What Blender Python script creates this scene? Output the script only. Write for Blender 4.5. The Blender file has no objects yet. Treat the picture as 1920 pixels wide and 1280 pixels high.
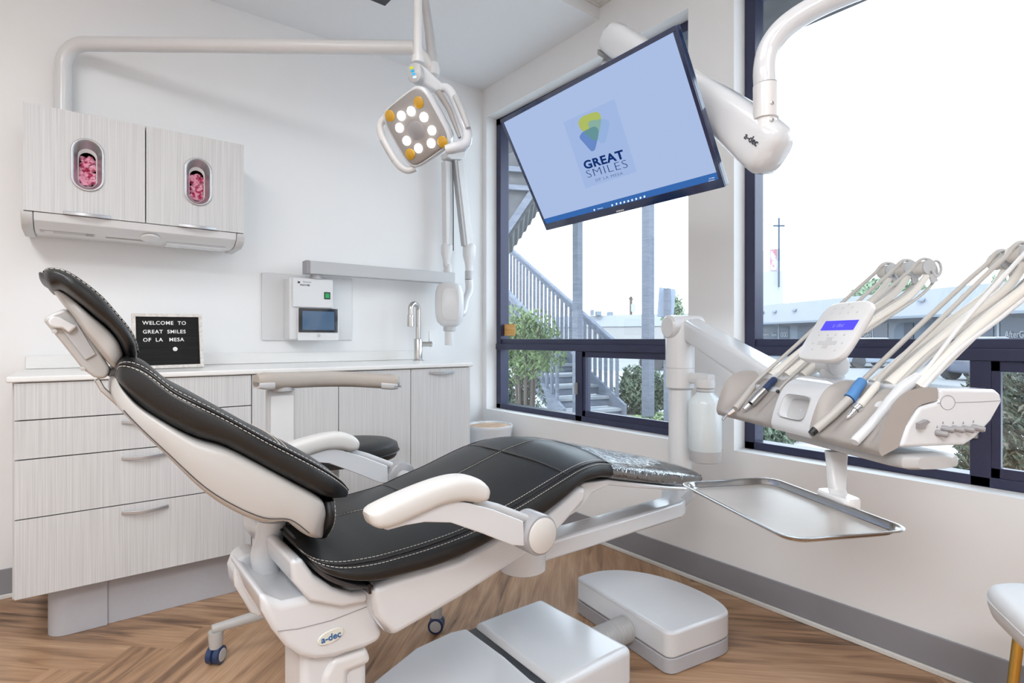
import bpy, bmesh, math, random
from mathutils import Vector as V, Matrix
sc = bpy.context.scene
col = sc.collection
random.seed(7)

# ------------------------------------------------------------------ camera, world, lights, exposure
FPX, CXP, CYP, EYE = 1055.0, 960.0, 636.0, 1.04
TH = math.radians(37.85)
Fw = V((math.sin(TH), math.cos(TH), 0)); Rt = V((math.cos(TH), -math.sin(TH), 0)); Up = V((0, 0, 1))
CAM = V((0, 0, EYE))
cd = bpy.data.cameras.new('camera'); cam = bpy.data.objects.new('camera', cd); col.objects.link(cam)
cam.location = CAM
cam.rotation_euler = Matrix((Rt, Up, -Fw)).transposed().to_euler()
cd.sensor_width = 36; cd.lens = FPX * 36 / 1920; cd.shift_y = -(640 - CYP) / 1920; cd.clip_start = .02; cd.clip_end = 500
sc.camera = cam
sc.view_settings.view_transform = 'Standard'; sc.view_settings.look = 'None'
sc.view_settings.exposure = 0.26; sc.view_settings.gamma = 1.0; sc.view_settings.use_curve_mapping = False

w = bpy.data.worlds.new('world'); sc.world = w; w.use_nodes = True
wn = w.node_tree.nodes; wl = w.node_tree.links
bg = wn['Background']
tc = wn.new('ShaderNodeTexCoord'); sp = wn.new('ShaderNodeSeparateXYZ'); rp = wn.new('ShaderNodeValToRGB')
rp.color_ramp.elements[0].position = .0; rp.color_ramp.elements[0].color = (.86, .94, 1, 1)
rp.color_ramp.elements[1].position = .6; rp.color_ramp.elements[1].color = (.72, .86, 1, 1)
wl.new(tc.outputs['Generated'], sp.inputs[0]); wl.new(sp.outputs['Z'], rp.inputs[0]); wl.new(rp.outputs[0], bg.inputs[0])
bg.inputs[1].default_value = 3.8

def lamp(name, kind, energy, loc, target=None, size=1, size_y=None, color=(1, 1, 1)):
    l = bpy.data.lights.new(name, kind); l.energy = energy; l.color = color
    if kind == 'AREA':
        l.shape = 'RECTANGLE' if size_y else 'SQUARE'; l.size = size
        if size_y: l.size_y = size_y
    o = bpy.data.objects.new(name, l); col.objects.link(o); o.location = loc
    if target is not None:
        o.rotation_euler = (V(target) - V(loc)).to_track_quat('-Z', 'Y').to_euler()
    return o
s = lamp('sun', 'SUN', 2.2, (-20, -12, 30), (10, 6, 0), color=(1, .97, .92)); s.data.angle = math.radians(1.2)
# light of the room's ceiling panels (the fittings stand in the same places)
PANELS = [(0.45, 0.75), (-0.95, 0.75), (0.45, -0.85), (-0.95, -0.85)]
PWATT = [5, 24, 13, 52]
for i, (x, y) in enumerate(PANELS):
    lamp('panel_light', 'AREA', PWATT[i], (x, y, 2.70), (x, y, 0), .56, 1.15, (.935, .965, 1))

# ------------------------------------------------------------------ measuring helpers
def ray(x, y): return Fw + Rt * ((x - CXP) / FPX) + Up * ((CYP - y) / FPX)
def at(x, y, d=None, X=None, Y=None, Z=None):
    r = ray(x, y)
    if d is None:
        d = X / r.x if X is not None else Y / r.y if Y is not None else (Z - EYE) / r.z
    return CAM + r * d
def onp(x, y, p0, n):
    r = ray(x, y); return CAM + r * ((V(p0) - CAM).dot(n) / r.dot(n))

# ------------------------------------------------------------------ object helpers
def inv(p): return p.matrix_world.inverted() if False else Matrix.Translation(-V(p.location)) if p.type == 'EMPTY' else Matrix.Identity(4)
def setp(o, parent):
    if parent is not None:
        o.parent = parent
        root = parent
        while root.parent: root = root.parent
        o.matrix_parent_inverse = Matrix.Translation(-V(root.location)) if parent.type == 'EMPTY' else Matrix.Identity(4)
def tag(o, label=None, cat=None, group=None, kind=None):
    if label: o['label'] = label
    if cat: o['category'] = cat
    if group: o['group'] = group
    if kind: o['kind'] = kind
    return o
def thing(name, label, cat, loc=(0, 0, 0), group=None):
    o = bpy.data.objects.new(name, None); col.objects.link(o); o.location = V(loc); o.empty_display_size = .05
    return tag(o, label, cat, group)
def root_struct(name, loc=(0, 0, 0)):
    o = bpy.data.objects.new(name, None); col.objects.link(o); o.location = V(loc); o['kind'] = 'structure'; return o
def mk(name, vs, fs, m, parent=None, smooth=False, bevel=0, seg=2, sub=0, angle=40):
    me = bpy.data.meshes.new(name); me.from_pydata([tuple(v) for v in vs], [], fs)
    bm = bmesh.new(); bm.from_mesh(me); bmesh.ops.recalc_face_normals(bm, faces=bm.faces); bm.to_mesh(me); bm.free()
    me.materials.append(m)
    o = bpy.data.objects.new(name, me); col.objects.link(o)
    if smooth or bevel:
        for p in me.polygons: p.use_smooth = True
        if hasattr(me, 'set_sharp_from_angle'): me.set_sharp_from_angle(angle=math.radians(angle))
    if bevel:
        b = o.modifiers.new('bevel', 'BEVEL'); b.width = bevel; b.segments = seg; b.limit_method = 'ANGLE'; b.angle_limit = math.radians(35)
        b.harden_normals = True
    if sub:
        s_ = o.modifiers.new('sub', 'SUBSURF'); s_.levels = sub; s_.render_levels = sub
    setp(o, parent)
    return o
class MB:
    def __init__(s): s.v = []; s.f = []
    def add(s, v, f):
        k = len(s.v); s.v += [V(q) for q in v]; s.f += [tuple(i + k for i in q) for q in f]; return s
    def box(s, x0, x1, y0, y1, z0, z1):
        return s.add([(x, y, z) for x in (x0, x1) for y in (y0, y1) for z in (z0, z1)],
                     [(0, 1, 3, 2), (4, 6, 7, 5), (0, 4, 5, 1), (2, 3, 7, 6), (0, 2, 6, 4), (1, 5, 7, 3)])
    def prism(s, pts, vec):
        n = len(pts); vec = V(vec)
        return s.add([V(p) for p in pts] + [V(p) + vec for p in pts],
                     [tuple(range(n)), tuple(range(2 * n - 1, n - 1, -1))] + [(i, (i + 1) % n, n + (i + 1) % n, n + i) for i in range(n)])
    def beam(s, a, b, w_, h_, up=(0, 0, 1)):
        a, b = V(a), V(b); t = (b - a).normalized(); u = t.cross(V(up)).normalized(); v = u.cross(t)
        return s.prism([a + u * (w_ / 2) * i + v * (h_ / 2) * j for i, j in ((-1, -1), (1, -1), (1, 1), (-1, 1))], b - a)
    def tube(s, pts, r, n=14, cap=True):
        pts = [V(p) for p in pts]; m = len(pts)
        rs = r if isinstance(r, (list, tuple)) else [r] * m
        ts = []
        for i in range(m):
            a = pts[max(i - 1, 0)]; b = pts[min(i + 1, m - 1)]
            d = b - a
            if d.length < 1e-7: d = ts[-1] if ts else V((0, 0, 1))
            ts.append(d.normalized())
        t0 = ts[0]; u = t0.cross(V((0, 0, 1)))
        if u.length < 1e-3: u = t0.cross(V((1, 0, 0)))
        u.normalize(); vv = []
        for i in range(m):
            t = ts[i]; u = (u - t * u.dot(t)).normalized(); v = t.cross(u)
            for k in range(n):
                a = 2 * math.pi * k / n; vv.append(pts[i] + (u * math.cos(a) + v * math.sin(a)) * rs[i])
        ff = [(i * n + k, i * n + (k + 1) % n, (i + 1) * n + (k + 1) % n, (i + 1) * n + k) for i in range(m - 1) for k in range(n)]
        if cap: ff += [tuple(range(n)), tuple(range((m - 1) * n, m * n))]
        return s.add(vv, ff)
    def lathe(s, base, axis, prof, n=28):
        base = V(base); axis = V(axis).normalized()
        u = axis.cross(V((0, 0, 1)))
        if u.length < 1e-3: u = V((1, 0, 0))
        u.normalize(); v = axis.cross(u); m = len(prof); vv = []
        for h, r in prof:
            for k in range(n):
                a = 2 * math.pi * k / n; vv.append(base + axis * h + (u * math.cos(a) + v * math.sin(a)) * max(r, 1e-4))
        ff = [(i * n + k, i * n + (k + 1) % n, (i + 1) * n + (k + 1) % n, (i + 1) * n + k) for i in range(m - 1) for k in range(n)]
        ff += [tuple(range(n)), tuple(range((m - 1) * n, m * n))]
        return s.add(vv, ff)
    def loft(s, rings, cap=True, closed=True):
        m = len(rings); n = len(rings[0]); vv = [p for r in rings for p in r]
        ff = [(i * n + k, i * n + (k + 1) % n, (i + 1) * n + (k + 1) % n, (i + 1) * n + k) for i in range(m - 1) for k in range(n if closed else n - 1)]
        if cap: ff += [tuple(range(n)), tuple(range((m - 1) * n, m * n))]
        return s.add(vv, ff)
    def build(s, name, m, parent=None, **k): return mk(name, s.v, s.f, m, parent, **k)
def cr(pts, n=6):
    """catmull-rom through points"""
    pts = [V(p) for p in pts]; out = []
    for i in range(len(pts) - 1):
        p0 = pts[max(i - 1, 0)]; p1 = pts[i]; p2 = pts[i + 1]; p3 = pts[min(i + 2, len(pts) - 1)]
        for k in range(n):
            t = k / n
            out.append(.5 * ((2 * p1) + (p2 - p0) * t + (2 * p0 - 5 * p1 + 4 * p2 - p3) * t * t + (3 * p1 - p0 - 3 * p2 + p3) * t ** 3))
    return out + [pts[-1]]
def sring(c, u, v, p=4, n=28):
    out = []
    for k in range(n):
        a = 2 * math.pi * k / n; ca, sa = math.cos(a), math.sin(a)
        out.append(V(c) + V(u) * math.copysign(abs(ca) ** (2 / p), ca) + V(v) * math.copysign(abs(sa) ** (2 / p), sa))
    return out
def box(name, x0, x1, y0, y1, z0, z1, m, parent=None, **k): return MB().box(x0, x1, y0, y1, z0, z1).build(name, m, parent, **k)
def tube(name, pts, r, m, parent=None, n=14, smooth_path=0, **k):
    if smooth_path:
        if isinstance(r, (list, tuple)):
            q = cr([V((a, 0, 0)) for a in r], smooth_path); r = [a.x for a in q]
        pts = cr(pts, smooth_path)
    k.setdefault('smooth', True)
    return MB().tube(pts, r, n).build(name, m, parent, **k)
def lathe(name, base, axis, prof, m, parent=None, n=32, **k):
    k.setdefault('smooth', True); return MB().lathe(base, axis, prof, n).build(name, m, parent, **k)
def prism(name, pts, vec, m, parent=None, **k): return MB().prism(pts, vec).build(name, m, parent, **k)
def ybox(name, x0, y0, x1, y1, Yf, Yb, m, parent=None, **k):
    """box seen as pixel rectangle on the plane Y=Yf, reaching back to Yb"""
    a = at(x0, (y0 + y1) / 2, Y=Yf).x; b = at(x1, (y0 + y1) / 2, Y=Yf).x
    t = at((x0 + x1) / 2, y0, Y=Yf).z; u = at((x0 + x1) / 2, y1, Y=Yf).z
    return box(name, a, b, Yf, Yb, u, t, m, parent, **k)
def text(name, s_, size, o, xd, yd, m, parent, extrude=.0004, align='CENTER', bold=0, spacing=1.0, lead=1.0, sx=1.0):
    c = bpy.data.curves.new(name, 'FONT'); c.body = s_; c.size = size; c.extrude = extrude; c.align_x = align; c.align_y = 'CENTER'
    c.offset = bold; c.space_character = spacing; c.space_line = lead; c.resolution_u = 3
    t = bpy.data.objects.new(name + '_c', c); col.objects.link(t)
    me = bpy.data.meshes.new_from_object(t.evaluated_get(bpy.context.evaluated_depsgraph_get()))
    bpy.data.objects.remove(t)
    xd = V(xd).normalized(); zd = xd.cross(V(yd)).normalized(); yd = zd.cross(xd)
    M = Matrix.Translation(V(o)) @ Matrix((xd, yd, zd)).transposed().to_4x4() @ Matrix.Diagonal((sx, 1, 1, 1))
    me.transform(M); me.materials.clear(); me.materials.append(m)
    ob = bpy.data.objects.new(name, me); col.objects.link(ob); setp(ob, parent); return ob
def dup(o, parent=None, off=None):
    c = o.copy(); col.objects.link(c)
    if parent is not None: c.parent = parent
    for ch in [q for q in col.objects if q.parent == o]: dup(ch, c)
    if off is not None: c.location = c.location + V(off)
    return c

# ------------------------------------------------------------------ materials
def principled(name, color, rough=.5, metal=0., coat=0., spec=.5, var=.03, scale=30, bump=0., bscale=200, alpha=1, trans=0, emis=None, es=0):
    m = bpy.data.materials.new(name); m.use_nodes = True; nt = m.node_tree; b = nt.nodes['Principled BSDF']
    b.inputs['Roughness'].default_value = rough; b.inputs['Metallic'].default_value = metal
    b.inputs['Coat Weight'].default_value = coat; b.inputs['Coat Roughness'].default_value = .08
    b.inputs['Specular IOR Level'].default_value = spec; b.inputs['Transmission Weight'].default_value = trans
    b.inputs['Alpha'].default_value = alpha
    tcn = nt.nodes.new('ShaderNodeTexCoord'); no = nt.nodes.new('ShaderNodeTexNoise'); no.inputs['Scale'].default_value = scale
    mx = nt.nodes.new('ShaderNodeMix'); mx.data_type = 'RGBA'
    c = V(color); mx.inputs[6].default_value = (*(c * (1 - var)), 1); mx.inputs[7].default_value = (*[min(1, q * (1 + var)) for q in c], 1)
    nt.links.new(tcn.outputs['Object'], no.inputs['Vector']); nt.links.new(no.outputs['Fac'], mx.inputs[0]); nt.links.new(mx.outputs[2], b.inputs['Base Color'])
    if emis:
        b.inputs['Emission Color'].default_value = (*emis, 1); b.inputs['Emission Strength'].default_value = es
    if bump:
        n2 = nt.nodes.new('ShaderNodeTexNoise'); n2.inputs['Scale'].default_value = bscale; n2.inputs['Detail'].default_value = 4
        bp = nt.nodes.new('ShaderNodeBump'); bp.inputs['Strength'].default_value = bump; bp.inputs['Distance'].default_value = .002
        nt.links.new(tcn.outputs['Object'], n2.inputs['Vector']); nt.links.new(n2.outputs['Fac'], bp.inputs['Height']); nt.links.new(bp.outputs[0], b.inputs['Normal'])
    return m
def streaks(name, c1, c2, scale, rough=.4, detail=3, lo=.3, hi=.7, bump=0):
    m = principled(name, c1, rough); nt = m.node_tree; b = nt.nodes['Principled BSDF']
    tcn = nt.nodes.new('ShaderNodeTexCoord'); mp = nt.nodes.new('ShaderNodeMapping'); mp.inputs['Scale'].default_value = scale
    no = nt.nodes.new('ShaderNodeTexNoise'); no.inputs['Scale'].default_value = 1; no.inputs['Detail'].default_value = detail
    r = nt.nodes.new('ShaderNodeValToRGB'); r.color_ramp.elements[0].position = lo; r.color_ramp.elements[1].position = hi
    r.color_ramp.elements[0].color = (*c1, 1); r.color_ramp.elements[1].color = (*c2, 1)
    nt.links.new(tcn.outputs['Object'], mp.inputs[0]); nt.links.new(mp.outputs[0], no.inputs['Vector']); nt.links.new(no.outputs['Fac'], r.inputs[0]); nt.links.new(r.outputs[0], b.inputs['Base Color'])
    if bump:
        bp = nt.nodes.new('ShaderNodeBump'); bp.inputs['Strength'].default_value = bump; bp.inputs['Distance'].default_value = .002
        nt.links.new(no.outputs['Fac'], bp.inputs['Height']); nt.links.new(bp.outputs[0], b.inputs['Normal'])
    return m
def emission(name, color, strength):
    m = bpy.data.materials.new(name); m.use_nodes = True; nt = m.node_tree; nt.nodes.remove(nt.nodes['Principled BSDF'])
    e = nt.nodes.new('ShaderNodeEmission'); e.inputs[0].default_value = (*color, 1); e.inputs[1].default_value = strength
    nt.links.new(e.outputs[0], nt.nodes['Material Output'].inputs[0]); return m
def glassy(name, tint, gloss=.06, rough=0.0, fres=True):
    m = bpy.data.materials.new(name); m.use_nodes = True; nt = m.node_tree; nt.nodes.remove(nt.nodes['Principled BSDF'])
    t = nt.nodes.new('ShaderNodeBsdfTransparent'); t.inputs[0].default_value = (*tint, 1)
    g = nt.nodes.new('ShaderNodeBsdfGlossy'); g.inputs['Roughness'].default_value = rough
    x = nt.nodes.new('ShaderNodeMixShader'); x.inputs[0].default_value = gloss
    nt.links.new(t.outputs[0], x.inputs[1]); nt.links.new(g.outputs[0], x.inputs[2]); nt.links.new(x.outputs[0], nt.nodes['Material Output'].inputs[0]); return m

M_wall = principled('wall_paint', (.86, .86, .86), .55, var=.01, scale=6, bump=.04, bscale=300)
M_ceil = principled('ceiling_paint', (.84, .85, .86), .8, var=.01)
M_tile = principled('ceiling_tile', (.78, .78, .77), .9, var=.04, scale=120, bump=.3)
M_base = principled('baseboard_vinyl', (.27, .268, .29), .55, var=.06, scale=8)
M_caulk = principled('white_trim', (.72, .71, .68), .5)
M_lam = streaks('white_linear_laminate', (.565, .565, .565), (.675, .675, .68), (420, 420, 3.0), .42, lo=.35, hi=.62)
M_lamside = principled('laminate_edge', (.60, .595, .59), .5)
M_gap = principled('shadow_gap_lining', (.12, .10, .08), .8)
M_top = principled('white_worktop', (.84, .835, .82), .25, var=.015)
M_plinth = principled('plinth_grey', (.47, .47, .50), .45, var=.03, scale=60, bump=.05, bscale=500)
M_wp = principled('white_plastic', (.71, .71, .715), .28, var=.01, coat=.25)
M_wg = principled('glossy_white_shell', (.69, .705, .73), .18, var=.01, coat=.5)
M_shell = principled('warm_grey_shell', (.50, .485, .47), .38, var=.01, coat=.1)
M_taupe = principled('taupe_plastic', (.375, .345, .325), .42, var=.015)
M_lg = principled('light_grey_plastic', (.50, .50, .505), .35, var=.01, coat=.1)
M_mg = principled('mid_grey_plastic', (.30, .29, .30), .4)
M_arm = principled('armrest_cream', (.66, .645, .625), .35, var=.01)
M_alu = principled('brushed_aluminium', (.50, .50, .52), .36, .8, var=.03)
M_chrome = principled('chrome', (.82, .82, .84), .09, 1., var=.01)
M_steel = principled('satin_steel', (.60, .59, .58), .22, 1., var=.03)
M_leather = principled('black_leather', (.0085, .0085, .009), .38, spec=.5, var=.15, scale=60, bump=.2, bscale=420, coat=.0)
M_leatop = M_leather
M_thread = principled('cream_thread', (.62, .58, .52), .7)
M_black = principled('black_plastic', (.012, .012, .014), .25)
M_dark = principled('dark_grey', (.045, .045, .05), .5)
M_navy = principled('navy_rubber', (.02, .04, .11), .4)
M_blue = principled('blue_grip', (.10, .27, .58), .4)
M_ltblue = principled('pale_blue_plastic', (.16, .42, .68), .35)
M_frame = principled('glare_blued_window_frame', (.032, .036, .078), .32, .2, var=.1)  # navy cast from veiling glare is mixed into the dark frame colour
M_glass = glassy('window_glass', (.97, .985, .99), .055)
M_film = None
M_hose = principled('grey_hose', (.50, .475, .45), .42)
M_cream = principled('cream_whip_arm', (.74, .71, .66), .35)
M_amber = principled('amber_lens', (.60, .33, .02), .25, coat=.6, var=.2, scale=300)
M_led = emission('led_light', (1, .98, .95), 9)
M_lcd = emission('blue_lcd', (.10, .085, .86), 1.05)
M_gold = principled('brass_leg', (.62, .40, .10), .22, 1.)
M_fab = principled('white_upholstery', (.70, .70, .71), .6, bump=.1)
M_bottle = principled('milky_bottle', (.70, .76, .78), .3, coat=.4)
M_pink = streaks('pink_gloves', (.42, .015, .08), (.88, .40, .54), (55, 55, 55), .5, detail=1, lo=.38, hi=.52)
M_inside = principled('port_interior', (.03, .012, .016), .8)
M_woodlid = streaks('light_wood_lid', (.50, .30, .17), (.72, .50, .34), (14, 60, 14), .45)
M_feltf = streaks('whitewashed_wood', (.55, .51, .47), (.75, .72, .69), (90, 20, 90), .6)
M_felt = streaks('black_felt', (.003, .003, .003), (.012, .012, .012), (3, 3, 900), .95, lo=.45, hi=.55)
M_letter = principled('white_letters', (.85, .85, .83), .4)
M_ink = principled('dark_lettering', (.03, .035, .05), .5)
M_inkblue = principled('blue_lettering', (.02, .12, .32), .5)

# ------------------------------------------------------------------ room shell
XW, YB, XL, YF = 2.12, 3.04, -2.6, -2.6      # window wall, cabinet wall, unseen walls
XG = 2.20                                    # window frame face
def st(o): o['kind'] = 'structure'; return o
# herringbone floor: every plank its own faces, own tone and own grain direction
bm = bmesh.new(); uvl = bm.loops.layers.uv.new('UVMap'); cl = bm.loops.layers.float_color.new('tone')
PW, PL_ = .152, 1.216; kk = int(PL_ / PW); 
rot = Matrix.Rotation(math.radians(-45), 3, 'Z'); SHF = V((.045, -.388, 0))
random.seed(3)
def plank(x, y, w_, h_):
    vs = [bm.verts.new(rot @ V(q) + SHF) for q in ((x, y, 0), (x + w_, y, 0), (x + w_, y + h_, 0), (x, y + h_, 0))]
    f = bm.faces.new(vs); t = random.random(); ox = random.random() * 40; horiz = w_ > h_
    for lp, q in zip(f.loops, ((0, 0), (w_, 0), (w_, h_), (0, h_))):
        lp[uvl].uv = (q[0] + ox, q[1] + ox * .37) if horiz else (q[1] + ox, q[0] + ox * .37)
        lp[cl] = (t, t, t, 1)
for i in range(-30, 31):
    for j in range(-8, 9):
        # staircase tiling: the pattern repeats by (PW,PW) and (PL+? ) diagonally
        bx = i * PW + j * (PL_ * 1.0); by = i * PW - j * PL_
        if abs(bx) + abs(by) > 9: continue
        plank(bx, by, PL_, PW)
        plank(bx + PL_, by + PW - PL_, PW, PL_)
me = bpy.data.meshes.new('floor'); 
for pc, no_ in (((XG + .02, 0, 0), (1, 0, 0)), ((XL, 0, 0), (-1, 0, 0)), ((0, YB + .02, 0), (0, 1, 0)), ((0, YF, 0), (0, -1, 0))):
    bmesh.ops.bisect_plane(bm, geom=bm.verts[:] + bm.edges[:] + bm.faces[:], plane_co=pc, plane_no=no_, clear_outer=True)
bm.to_mesh(me); bm.free()
mf = principled('wood_planks', (.3, .2, .1), .42, coat=.08); nt = mf.node_tree; b = nt.nodes['Principled BSDF']; N = nt.nodes.new; L = nt.links.new
uv = N('ShaderNodeUVMap'); uv.uv_map = 'UVMap'; at_ = N('ShaderNodeAttribute'); at_.attribute_name = 'tone'
mp = N('ShaderNodeMapping'); mp.inputs['Scale'].default_value = (1.5, 13, 1); n1 = N('ShaderNodeTexNoise'); n1.inputs['Scale'].default_value = 1.6; n1.inputs['Detail'].default_value = 6; n1.inputs['Distortion'].default_value = .8
mp2 = N('ShaderNodeMapping'); mp2.inputs['Scale'].default_value = (4, 160, 1); n2 = N('ShaderNodeTexNoise'); n2.inputs['Scale'].default_value = 1; n2.inputs['Detail'].default_value = 3
L(uv.outputs[0], mp.inputs[0]); L(uv.outputs[0], mp2.inputs[0]); L(mp.outputs[0], n1.inputs['Vector']); L(mp2.outputs[0], n2.inputs['Vector'])
r1 = N('ShaderNodeValToRGB'); e = r1.color_ramp.elements; e[0].position = .26; e[0].color = (.16, .088, .05, 1); e[1].position = .70; e[1].color = (.58, .37, .225, 1)
q = e.new(.45); q.color = (.43, .255, .145, 1)
mth = N('ShaderNodeMath'); mth.operation = 'MULTIPLY_ADD'; mth.inputs[1].default_value = .22; L(at_.outputs['Fac'], mth.inputs[0])
m2 = N('ShaderNodeMath'); m2.operation = 'ADD'; m2.inputs[1].default_value = -.11; L(n1.outputs['Fac'], m2.inputs[0]); L(m2.outputs[0], mth.inputs[2]); L(mth.outputs[0], r1.inputs[0])
mx = N('ShaderNodeMix'); mx.data_type = 'RGBA'; mx.blend_type = 'MULTIPLY'; mx.inputs[0].default_value = .5
r2 = N('ShaderNodeValToRGB'); r2.color_ramp.elements[0].position = .35; r2.color_ramp.elements[0].color = (.62, .56, .52, 1); r2.color_ramp.elements[1].position = .6; r2.color_ramp.elements[1].color = (1, 1, 1, 1)
L(n2.outputs['Fac'], r2.inputs[0]); L(r1.outputs[0], mx.inputs[6]); L(r2.outputs[0], mx.inputs[7]); L(mx.outputs[2], b.inputs['Base Color'])
me.materials.append(mf); fo = bpy.data.objects.new('floor', me); col.objects.link(fo); st(fo)
st(box('floor_slab', XL, XG + .1, YF, YB + .1, -.12, -.004, principled('concrete_slab', (.5, .5, .5), .8)))
bpy.data.objects['floor_slab'].name = 'trim_1'
# walls
st(box('wall_back', XL, XG + .1, YB, YB + .12, 0, 2.9, M_wall))
st(box('wall_left', XL - .12, XL, YF, YB + .12, 0, 2.9, M_wall))
st(box('wall_front', XL - .12, XG + .1, YF - .12, YF, 0, 2.9, M_wall))
W1 = (1.472, 3.0); W2 = (-.28, 1.255); ZS, ZT = .588, 2.49
wr = MB()
T_ = XG + .10
wr.box(XW, T_, YF, YB, 0, ZS); wr.box(XW, T_, YF, YB, ZT, 2.9)
wr.box(XW, T_, W1[1], YB, ZS, ZT); wr.box(XW, T_, W2[1], W1[0], ZS, ZT); wr.box(XW, T_, YF, W2[0], ZS, ZT)
st(wr.build('wall_right', M_wall))
st(box('ceiling', XL, XW, 2.0, YB, 2.675, 2.9, M_ceil))
cg = MB(); cg.box(XL, XW, YF, 2.0, 2.745, 2.9)
st(cg.build('ceiling', M_tile))
tb = MB()
for i in range(8):
    x = XW - .61 * i; tb.box(x - .012, x, YF, 2.0, 2.735, 2.746)
for i in range(8): y = 2.0 - .61 * i; tb.box(XL, XW, y - .012, y, 2.734, 2.7455)
st(tb.build('trim_2', M_caulk))
st(box('baseboard_right', XW - .008, XW, YF, YB, .018, .118, M_base, bevel=.003))
st(box('trim_3', XW - .016, XW, YF, YB, 0, .018, M_caulk, bevel=.004))
st(box('baseboard_back', XL, -.16, YB - .008, YB, .018, .118, M_base, bevel=.003))
st(box('baseboard_back', 1.66, XW - .02, YB - .008, YB, .018, .118, M_base, bevel=.003))
st(box('trim_4', XL, -.16, YB - .016, YB, 0, .018, M_caulk, bevel=.004))

def window(name, y0, y1, mull_from):
    r = root_struct(name, (XG, (y0 + y1) / 2, ZS))
    F = .045
    f = MB(); xb = XG + .07
    f.box(XG, xb, y0, y0 + F, ZS, ZT); f.box(XG, xb, y1 - F, y1, ZS, ZT); f.box(XG, xb, y0, y1, ZS, ZS + .032); f.box(XG, xb, y0, y1, ZT - F, ZT)
    st(f.build('window_frame', M_frame, r, bevel=.003))
    rr = MB().box(XG - .006, xb, y0, y1, .974, 1.012).box(XG + .008, xb, y0, y1, 1.010, 1.042)
    st(rr.build('transom_rail', M_frame, r, bevel=.003))
    m = (y0 + y1) / 2
    mm = MB().box(XG + .0, xb, m - .03, m + .022, ZS, .98)
    st(mm.build('mullion', M_frame, r, bevel=.003))
    # sliding sash around one half
    a, b_ = (y0 + .03, m - .02)
    s_ = MB(); t = .032; x0, x1 = XG + .006, XG + .03
    s_.box(x0, x1, a, b_, ZS + .03, ZS + .03 + t).box(x0, x1, a, b_, .974 - t, .974).box(x0, x1, a, a + t, ZS + .03, .974).box(x0, x1, b_ - t, b_, ZS + .03, .974)
    st(s_.build('sliding_sash', M_frame, r, bevel=.002))
    st(box('pane', XG + .035, XG + .039, y0 + .02, y1 - .02, 1.03, ZT - .02, M_glass, r))
    st(box('pane', XG + .045, XG + .049, m, y1 - .02, ZS + .02, .985, M_glass, r))
    st(box('pane', XG + .016, XG + .020, a + .01, b_ - .01, ZS + .04, .97, M_glass, r))
    st(box('latch', XG - .012, XG + .004, m + .0, m + .018, .735, .80, M_mg, r, bevel=.002))
    return r
w1 = window('window_1', *W1, 0); w2 = window('window_2', *W2, 0)
# small orange notice on the first pane
for yy0, yy1 in ((0, 0),):
    a = at(943, 608, X=XG + .034); b_ = at(966, 629, X=XG + .034)
    o = box('window_sticker', XG + .0335, XG + .0349, b_.y, a.y, b_.z, a.z, streaks('orange_notice', (.65, .30, .06), (.8, .5, .2), (10, 10, 700), .6, lo=.45, hi=.55))
    tag(o, 'small orange notice stuck low on the left edge of the left window', 'sticker')

for i, (x, y) in enumerate(PANELS):
    t = thing('ceiling_light', 'flat square ceiling light panel over the %s' % (('dental chair seat', 'open floor left of the dental chair', 'floor nearest the side chair', 'rear corner farthest from the windows')[i]), 'ceiling light', (x, y, 2.745), 'ceiling light panels')
    box('housing', x - .30, x + .30, y - .60, y + .60, 2.712, 2.744, M_wp, t, bevel=.003)
    box('diffuser', x - .28, x + .28, y - .58, y + .58, 2.7085, 2.7118, emission('diffuser_glow', (1, .96, .9), 1.5), t)
# ------------------------------------------------------------------ base cabinets along the back wall
YC = 2.46; X0, X1, X2, X3, X4 = -.159, .569, .931, 1.289, 1.635
ZT0 = .897
def bow_handle(parent, xc, y, z, w_=.145, label=None):
    n = 14; rings = []
    for k in range(n + 1):
        t = k / n; x = xc - w_ / 2 + w_ * t; s_ = math.sin(math.pi * t)
        c = V((x, y - .004 - .019 * s_, z - .003 * s_)); rings.append([c + V((0, 0, 1)) * a * .006 + V((0, 1, 0)) * b_ * .0025 for a, b_ in ((-1, -1), (1, -1), (1, 1), (-1, 1))])
    return MB().loft(rings).build('handle', M_alu, parent, bevel=.0015)
def front(parent, name, x0, x1, z0, z1, y=YC, th=.018, hx=None, hz=None, hw=.145):
    f = box(name, x0 + .0018, x1 - .0018, y, y + th, z0 + .0018, z1 - .0018, M_lam, parent, bevel=.0012)
    if hx is not None: bow_handle(f, hx, y, hz, hw)
    return f
c1 = thing('drawer_cabinet', 'wide white grained base cabinet of four drawers at the left end of the counter', 'cabinet', (X0, YC + .3, .18))
box('body', X0 + .002, X1 - .002, YC + .021, YB - .01, .182, ZT0, M_gap, c1)
box('end_panel', X0 - .004, X0 + .012, YC + .0195, YB - .01, .181, ZT0, M_lamside, c1, bevel=.001)
for z0, z1 in ((.771, ZT0), (.641, .771), (.444, .641), (.181, .444)):
    front(c1, 'drawer', X0, X1, z0, z1, hx=(X0 + X1) / 2, hz=z1 - .028)
c2 = thing('sink_cabinet', 'white grained two-door base cabinet in the middle of the counter run', 'cabinet', (X1, YC + .3, .18))
box('body', X1 + .001, X3 - .002, YC + .021, YB - .01, .182, ZT0, M_gap, c2)
front(c2, 'door', X1, X2, .181, ZT0, hx=(X1 + X2) / 2, hz=ZT0 - .022)
front(c2, 'door', X2, X3, .181, ZT0, hx=(X2 + X3) / 2, hz=ZT0 - .022)
c3 = thing('base_cabinet', 'narrow white grained one-door base cabinet at the right end below the faucet', 'cabinet', (X3, YC + .3, .18))
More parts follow.
